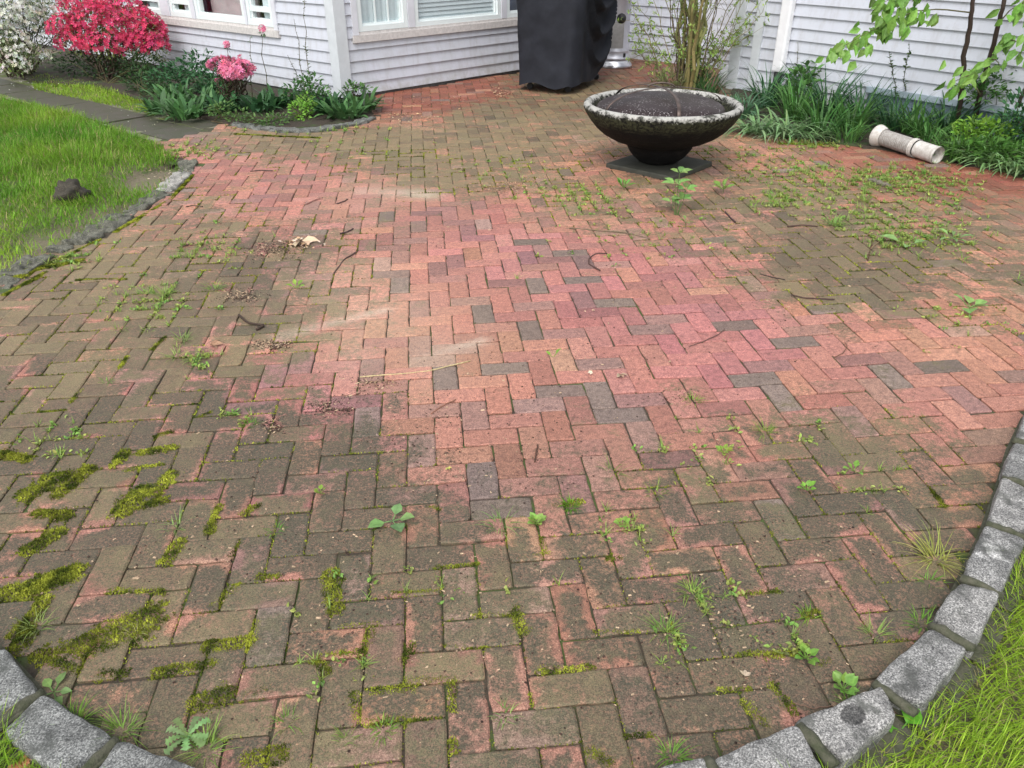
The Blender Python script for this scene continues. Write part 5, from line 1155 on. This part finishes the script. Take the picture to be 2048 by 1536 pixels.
tufts = [(1668, 452, 90, .16, .004, (.24, .38, .10), 'largest grass tuft, upright among the sprouts at right'), (1872, 1118, 70, .14, .0035, (.40, .42, .11), 'straw-yellow spreading grass tuft by the right curb blocks'),
 (1386, 800, 40, .06, .003, (.20, .40, .05), 'short round grass tuft at the lower edge of the pink bricks'), (1530, 862, 34, .075, .003, (.22, .34, .06), 'grass tuft in a joint right of the round one'),
 (1228, 940, 16, .09, .0025, (.22, .32, .08), 'thin wispy grass tuft below the pink bricks'), (1312, 985, 26, .07, .0028, (.20, .30, .06), 'grass tuft right of the wispy one'), (1140, 1010, 60, .045, .003, (.15, .34, .03), 'dense bright green grass tuft at the end of a brick'),
 (1000, 1050, 40, .095, .003, (.20, .38, .09), 'arching grass tuft above the moss corner in the lower centre'), (350, 1050, 30, .085, .003, (.30, .42, .13), 'grass tuft with long pale blades on the left mossy bricks'), (72, 1252, 40, .07, .003, (.30, .40, .12), 'pale grass tuft near the left edge above the curb corner'),
 (272, 1262, 44, .04, .0028, (.42, .42, .18), 'straw-coloured tuft inside the biggest moss patch'), (548, 1058, 20, .04, .003, (.13, .30, .04), 'small green tuft under the tall red brick at left'), (1008, 1432, 40, .045, .003, (.22, .32, .10), 'round pale tuft in a joint in the bottom centre'),
 (768, 1462, 40, .045, .003, (.20, .34, .06), 'tuft growing in the bottom moss square'), (1330, 1262, 40, .08, .003, (.22, .36, .08), 'grass tuft with a trailing stem right of bottom centre'), (1752, 1272, 36, .07, .003, (.26, .36, .10), 'grass tuft before the right curb blocks'),
 (1385, 1185, 34, .075, .003, (.24, .36, .07), 'leaning grass tuft at a dark brick end, lower right'), (1860, 1165, 26, .06, .003, (.16, .36, .05), 'green tuft tucked against the curb below the straw-yellow one'), (1845, 1250, 46, .07, .0032, (.18, .36, .05), 'green tuft between brick end and curb, lower right'),
 (430, 580, 50, .09, .004, (.26, .38, .10), 'right of the two pale tufts on the upper left bricks'), (330, 592, 60, .09, .004, (.26, .40, .09), 'left pale tuft on the upper left bricks'), (292, 588, 30, .07, .004, (.26, .40, .09), 'small tuft just left of the two pale ones'),
 (352, 712, 34, .085, .0035, (.28, .40, .10), 'left one of a pair of tufts on the left bricks'), (388, 718, 34, .085, .0035, (.26, .40, .09), 'right one of a pair of tufts on the left bricks'), (240, 662, 26, .06, .0035, (.26, .38, .08), 'tuft under a thin looped stem at left'), (295, 662, 24, .05, .0035, (.30, .40, .12), 'small pale tuft right of the looped stem'),
 (365, 680, 40, .075, .0035, (.24, .36, .10), 'tuft directly above the pair on the left bricks'), (500, 848, 44, .045, .003, (.14, .30, .04), 'dark green tuft left of the pink brick edge'), (215, 762, 16, .045, .003, (.14, .34, .05), 'tiny green tuft near a dark purple pebble at left'), (1545, 410, 40, .11, .004, (.20, .40, .06), 'green tuft left of the largest one'),
 (1505, 415, 34, .08, .004, (.24, .38, .07), 'small tuft far left in the sprouting patch'), (1925, 522, 36, .07, .004, (.20, .36, .05), 'tuft on the dark bricks at the right edge'), (2040, 562, 24, .08, .004, (.24, .40, .08), 'tuft cut by the right edge'), (1730, 405, 60, .12, .004, (.26, .38, .08), 'sprawling tuft above the largest one'), (1850, 350, 50, .12, .004, (.14, .32, .05), 'dark green tuft beside the bark piece'),
 (1620, 1232, 30, .05, .003, (.20, .34, .05), 'tuft in the moss at a joint crossing lower right'), (575, 1445, 30, .05, .003, (.20, .32, .07), 'short tuft on the bottom bricks right of the dandelion'), (245, 1460, 80, .085, .003, (.22, .36, .07), 'grass growing between the lower left curb blocks'), (410, 1500, 60, .085, .003, (.24, .36, .08), 'grass tuft under the dandelion at the bottom'), (780, 305, 20, .05, .004, (.2, .35, .08), 'tiny tuft on the olive bricks at upper centre'),
 (690, 1480, 16, .045, .003, (.22, .30, .08), 'faint tuft at the bottom edge left of centre'), (150, 1445, 70, .08, .0032, (.20, .36, .05), 'grass overhanging the lower left corner block'), (1345, 1515, 60, .06, .003, (.18, .34, .06), 'tuft at the bottom edge before the curb'), (1700, 1405, 26, .05, .003, (.18, .34, .06), 'tuft beside the rosette weed at the curb'), (205, 448, 40, .1, .005, (.30, .45, .12), 'pale weed standing on the left edging stones')]
for px, py, n, L, w, col, lab in tufts:
    b = G(px, py); b[2] = float(gz(b[0], b[1])) - .003
    rosette('grass_tuft', lab, b, n, L * .85, w * .8, col, 'taper', (.3, 1.3), (.4, 1.5), 'grass tuft', TG, .016 + .1 * L, 4, .2, M_GRASS)
def sprouts():
    mb = MB(); lf = MB(); pts = []
    zones = [(1600, 345, 90, 22, 120), (1760, 360, 80, 24, 260), (1870, 375, 90, 36, 190), (1650, 390, 110, 35, 110), (1740, 440, 110, 35, 120), (1560, 400, 60, 25, 90), (1790, 480, 60, 25, 110), (1900, 470, 80, 40, 80), (1130, 385, 90, 22, 70), (1190, 410, 60, 20, 60),
             (300, 610, 90, 40, 80), (420, 500, 80, 30, 60), (110, 880, 70, 40, 26), (600, 255, 110, 8, 200), (400, 300, 60, 18, 70), (700, 290, 90, 30, 26), (1000, 340, 100, 30, 26), (1500, 320, 120, 30, 60), (1450, 900, 200, 60, 24), (1240, 1060, 60, 30, 16), (1420, 1200, 50, 40, 16), (1560, 1280, 60, 30, 14), (1330, 1290, 30, 20, 12), (1750, 980, 90, 40, 14), (800, 1180, 200, 40, 14), (660, 1330, 100, 60, 12), (1650, 290, 90, 8, 110), (330, 330, 30, 20, 30), (120, 520, 90, 20, 60), (1300, 480, 200, 70, 50), (400, 720, 50, 30, 24), (470, 830, 40, 20, 12), (1900, 650, 120, 60, 20)]
    for cx, cy_, sx, sy_, n in zones: pts.append(np.stack([rng.normal(cx, sx * .55, n), rng.normal(cy_, sy_ * .55, n)], 1))
    P = np.concatenate(pts); W_ = np.array([G(a, b) for a, b in P]); k = inpoly(W_[:, 0], W_[:, 1], patio) & (np.hypot(W_[:, 0] - FC[0], W_[:, 1] - FC[1]) > .5) & (P[:, 1] > 200); W_ = W_[k]
    # pull to nearest joint line
    q = np.stack([cy * W_[:, 0] + sy * W_[:, 1], -sy * W_[:, 0] + cy * W_[:, 1]], 1) / UN - OFF
    j = rng.random(len(q)) < .5; q[j, 0] = np.round(q[j, 0]); q[~j, 1] = np.round(q[~j, 1]); x, y = grid2w(q[:, 0], q[:, 1]); B = np.stack([x, y, gz(x, y) - .002], 1)
    for b in B:
        r = math.hypot(b[0], b[1]); s = .009 + .007 * rng.random() + .0012 * r
        if rng.random() < .35: n = rng.integers(5, 12); blades(mb, np.tile(b, (n, 1)) + rng.normal(0, .004, (n, 3)) * [1, 1, 0], s * 2.2 * (.5 + rng.random(n)), .0022 + .0004 * r, rng.random(n) * 6.28, rng.random(n) * 1.1, .6, 3, vary((.25, .36, .08), n, .2))
        else:
            n = rng.integers(4, 11); d = sph(n); d[:, 2] = np.abs(d[:, 2]) * .8 + .1; leaves(mb, b + rng.normal(0, .010, (n, 3)) * [1, 1, .0] + [0, 0, .004], d, s * (.7 + .6 * rng.random(n)), s * .6, vary((.30, .36, .09) if rng.random() < .7 else (.19, .33, .07), n, .25))
    o = mb.build('weed_sprouts', M_LEAF); tag(o, 'tiny yellow-green weeds scattered in the brick joints', 'weeds'); kind(o, 'stuff')
sprouts()

# ================================================================== sticks, leaf litter, crumbs
STG = 'twigs and straws lying on the bricks'
sticks = [([(478, 630), (495, 645), (530, 650), (512, 658)], .006, (.05, .032, .025), 'dark curved twig on the left bricks'), ([(720, 754), (800, 748), (860, 742), (940, 722)], .0026, (.45, .38, .22), 'long straw lying in the centre left'), ([(668, 545), (688, 518), (716, 502)], .004, (.09, .06, .05), 'thin dark twig above centre left'),
 ([(1200, 540), (1178, 528), (1178, 515), (1192, 506), (1214, 506)], .0045, (.09, .05, .045), 'dark hooked twig on the pink bricks'), ([(1138, 455), (1200, 461), (1250, 465), (1300, 478)], .004, (.16, .12, .08), 'long thin twig above the hooked one'), ([(862, 828), (885, 812), (912, 800)], .0022, (.30, .14, .10), 'reddish straw on the orange bricks'),
 ([(1075, 890), (1073, 905), (1069, 924)], .0035, (.08, .04, .03), 'short dark upright twig in the lower centre'), ([(1583, 590), (1608, 597), (1668, 601)], .004, (.07, .045, .035), 'dark twig at the edge of the dirty bricks on the right'), ([(1668, 716), (1688, 706), (1694, 694), (1690, 685)], .002, (.15, .08, .06), 'thin curled stem on the right pink bricks'),
 ([(1640, 355), (1665, 364), (1692, 378)], .0035, (.45, .38, .24), 'pale straw among the sprouts at right'), ([(1735, 522), (1741, 500), (1745, 480)], .0028, (.10, .05, .03), 'upright dark stem near the round-leaved weed'), ([(500, 342), (520, 340), (545, 341)], .004, (.08, .05, .04), 'short dark twig on the upper left red bricks'), ([(612, 408), (628, 400), (640, 396)], .004, (.30, .16, .12), 'reddish leaf stalk on the upper left bricks'),
 ([(672, 408), (690, 402), (696, 398)], .004, (.10, .07, .06), 'short twig right of the reddish stalk'), ([(680, 468), (695, 464), (706, 458)], .005, (.05, .03, .03), 'stubby dark twig beside the dirt patch'), ([(1520, 548), (1545, 555), (1570, 560)], .003, (.05, .035, .03), 'thin black twig on the dark bricks at right'), ([(1450, 425), (1462, 438), (1470, 445)], .005, (.09, .05, .05), 'bent dark twig on the bricks below the fire bowl'),
 ([(1575, 455), (1605, 452), (1635, 455)], .005, (.08, .05, .04), 'crooked dark twig left of the largest grass tuft'), ([(355, 497), (372, 493), (388, 488)], .004, (.08, .05, .04), 'short twig on the upper left bricks near the curb'), ([(405, 413), (385, 411), (372, 414)], .004, (.10, .07, .05), 'twig near the lawn edge stones at upper left'), ([(1380, 690), (1410, 680), (1440, 665), (1450, 655)], .0018, (.12, .07, .06), 'hair-thin stem on the pink bricks at right'),
 ([(1585, 1405), (1630, 1418), (1665, 1412)], .0016, (.20, .12, .08), 'thin root trailing beside the rosette weed'), ([(1740, 500), (1765, 480), (1790, 468)], .003, (.25, .18, .10), 'fine straw above the round-leaved weed'), ([(1500, 735), (1523, 760), (1540, 775)], .0001, (.1, .1, .1), '')]
for pts, r, c, lab in sticks:
    if not lab: continue
    P = np.array([G(*p, r * .8) for p in pts]); P[:, 2] = gz(P[:, 0], P[:, 1]) + r * .9 + .001; t = np.linspace(0, 1, len(P)); tt = np.linspace(0, 1, 12)
    Q = np.stack([np.interp(tt, t, P[:, k]) for k in range(3)], 1) + rng.normal(0, .0012, (12, 3)) * [1, 1, .2]; m = MB(); m.tube(Q, r * (1 + rng.normal(0, .12, 12)), 6, vary(c, 1, .1)[0]); o = m.build('twig', M_BARK, smooth=True, origin=tuple(Q[6])); tag(o, lab, 'twig', STG)
m = MB(); Q = np.array([G(1738, 362, .012), G(1760, 368, .016), G(1782, 375, .012)]); Q[:, 2] += .008; m.tube(np.stack([np.interp(np.linspace(0, 1, 10), [0, .5, 1], Q[:, k]) for k in range(3)], 1) + rng.normal(0, .003, (10, 3)), .018 * (.7 + .5 * rng.random(10)), 8, (.16, .14, .11)); o = m.build('bark_piece', M_BARK, origin=tuple(Q[1])); tag(o, 'grey piece of bark lying among the sprouts at right', 'bark')
def litter():
    mb = MB()
    for cx, cy_, sx, sy_, n, s, cols in ((1010, 376, 60, 12, 420, .013, ((.34, .20, .12), (.48, .33, .22), (.20, .11, .07))), (1005, 187, 26, 9, 90, .030, ((.42, .24, .15), (.50, .34, .22), (.18, .09, .06))), (800, 232, 60, 5, 60, .03, ((.40, .26, .15), (.2, .12, .08))), (600, 490, 30, 9, 40, .03, ((.50, .33, .20), (.60, .48, .38))),
                                      (770, 768, 45, 10, 80, .008, ((.40, .25, .15), (.15, .08, .05))), (900, 205, 110, 14, 50, .022, ((.42, .26, .16), (.2, .1, .07))), (1450, 395, 400, 60, 90, .012, ((.42, .34, .2), (.5, .45, .3))), (260, 235, 160, 26, 60, .014, ((.7, .7, .62), (.6, .55, .4))), (110, 165, 120, 16, 90, .016, ((.8, .8, .75), (.7, .7, .6))), (340, 352, 60, 20, 50, .02, ((.35, .25, .16), (.5, .42, .3))), (820, 238, 70, 8, 80, .022, ((.35, .2, .12), (.5, .38, .24)))):
        p = np.array([G(a, b) for a, b in zip(rng.normal(cx, sx * .5, n), rng.normal(cy_, sy_ * .5, n))]); p[:, 2] = gz(p[:, 0], p[:, 1]) + .004 + .25 * s * rng.random(n)
        a = rng.random(n) * 6.28; d = np.stack([np.cos(a), np.sin(a), rng.normal(.05, .25, n)], 1); c = np.array(cols)[rng.integers(0, len(cols), n)] * (1 + rng.normal(0, .2, (n, 1)))
        leaves(mb, p, d, s * (.6 + .8 * rng.random(n)), s * .5, np.clip(c, .02, .8))
    o = mb.build('leaf_litter', M_DEBRIS); tag(o, 'dry brown leaf bits and seed husks lying in loose patches on the bricks', 'leaf litter'); kind(o, 'stuff')
litter()
TET = (np.array([(-.5, -.4, 0), (.5, -.45, 0), (.1, .5, 0), (0, 0, .55), (.45, .3, .25), (-.4, .25, .3)]), np.array([(0, 1, 3, 3), (1, 4, 3, 3), (4, 2, 3, 3), (2, 5, 3, 3), (5, 0, 3, 3), (1, 2, 4, 4), (2, 0, 5, 5)]))
def crumbs():
    mb = MB(); spots = [(545, 500, 50, 16, 700, .5), (480, 592, 40, 12, 500, .5), (540, 688, 35, 9, 650, .6), (665, 815, 45, 14, 420, .3), (545, 850, 25, 18, 260, .3), (740, 762, 50, 12, 260, .7), (1355, 795, 40, 14, 220, .3), (1000, 940, 200, 60, 260, .3), (860, 860, 120, 60, 300, .3), (700, 790, 60, 30, 160, .3), (1000, 790, 300, 120, 400, .3), (1450, 1200, 300, 220, 900, .5), (900, 1250, 500, 220, 900, .6), (450, 1100, 350, 250, 500, .5), (1500, 560, 300, 90, 500, .5), (700, 470, 300, 60, 500, .4), (1300, 700, 500, 120, 300, .3), (1700, 420, 300, 60, 300, .5), (840, 200, 100, 10, 160, .4)]
    for cx, cy_, sx, sy_, n, lt in spots:
        p = np.array([G(a, b) for a, b in zip(rng.normal(cx, sx * .55, n), rng.normal(cy_, sy_ * .55, n))]); k = inpoly(p[:, 0], p[:, 1], patio); p = p[k]; n = len(p)
        p[:, 2] = gz(p[:, 0], p[:, 1]) + .0005
        a = rng.random(n) * 6.28; X = np.stack([np.cos(a), np.sin(a), 0 * a], 1); Y = np.stack([-np.sin(a), np.cos(a), 0 * a], 1); Z = np.tile([0, 0, 1.], (n, 1))
        s = (.0022 + .0045 * rng.random(n) ** 3) * (1 + .12 * np.hypot(p[:, 0], p[:, 1])); light = rng.random(n) < lt * .55
        c = np.where(light[:, None], np.array([.40, .29, .19]), np.array([.055, .032, .024])) * (1 + rng.normal(0, .25, (n, 1)))
        stamp(mb, TET[0], TET[1], p, X, Y, Z, s * (1 + 1.2 * rng.random(n) * light), s, s * .8, np.clip(c, .01, .7))
    o = mb.build('soil_crumbs', M_DEBRIS); tag(o, 'dark soil crumbs and tiny pale husks scattered on the bricks', 'crumbs'); kind(o, 'stuff')
crumbs()
def dryleaf(px, py, L, col, lab, n=1):
    b = G(px, py, .006); m = MB(); a = rng.random() * 6.28
    for k in range(n + 2):
        aa = a + (k - 1) * .8; leaves(m, b[None] + 0, np.array([[math.cos(aa), math.sin(aa), .15]]), L, L * .55, vary(col, 1, .1), np.array([[rng.normal(0, .3), rng.normal(0, .3), 1.]]))
    o = m.build('dry_leaf', M_DEBRIS, origin=tuple(b)); tag(o, lab, 'leaf', 'dry fallen leaves on the bricks')
dryleaf(603, 482, .11, (.52, .38, .26), 'large curled tan leaf on the dirt patch at upper left'); dryleaf(420, 690, .06, (.34, .20, .13), 'brown curled leaf below the left grass tufts'); dryleaf(1240, 748, .035, (.42, .28, .2), 'small curled leaf on the pink bricks right of centre')
dryleaf(35, 1522, .05, (.50, .22, .10), 'orange dry leaf in the lower left grass'); dryleaf(1185, 745, .022, (.70, .62, .50), 'whitish petal scrap on the bricks right of centre'); dryleaf(895, 935, .016, (.50, .52, .12), 'tiny yellow leaf on a pink brick in the lower centre'); dryleaf(1490, 1352, .02, (.42, .34, .24), 'round brown seed pod on the dark bricks at lower right')
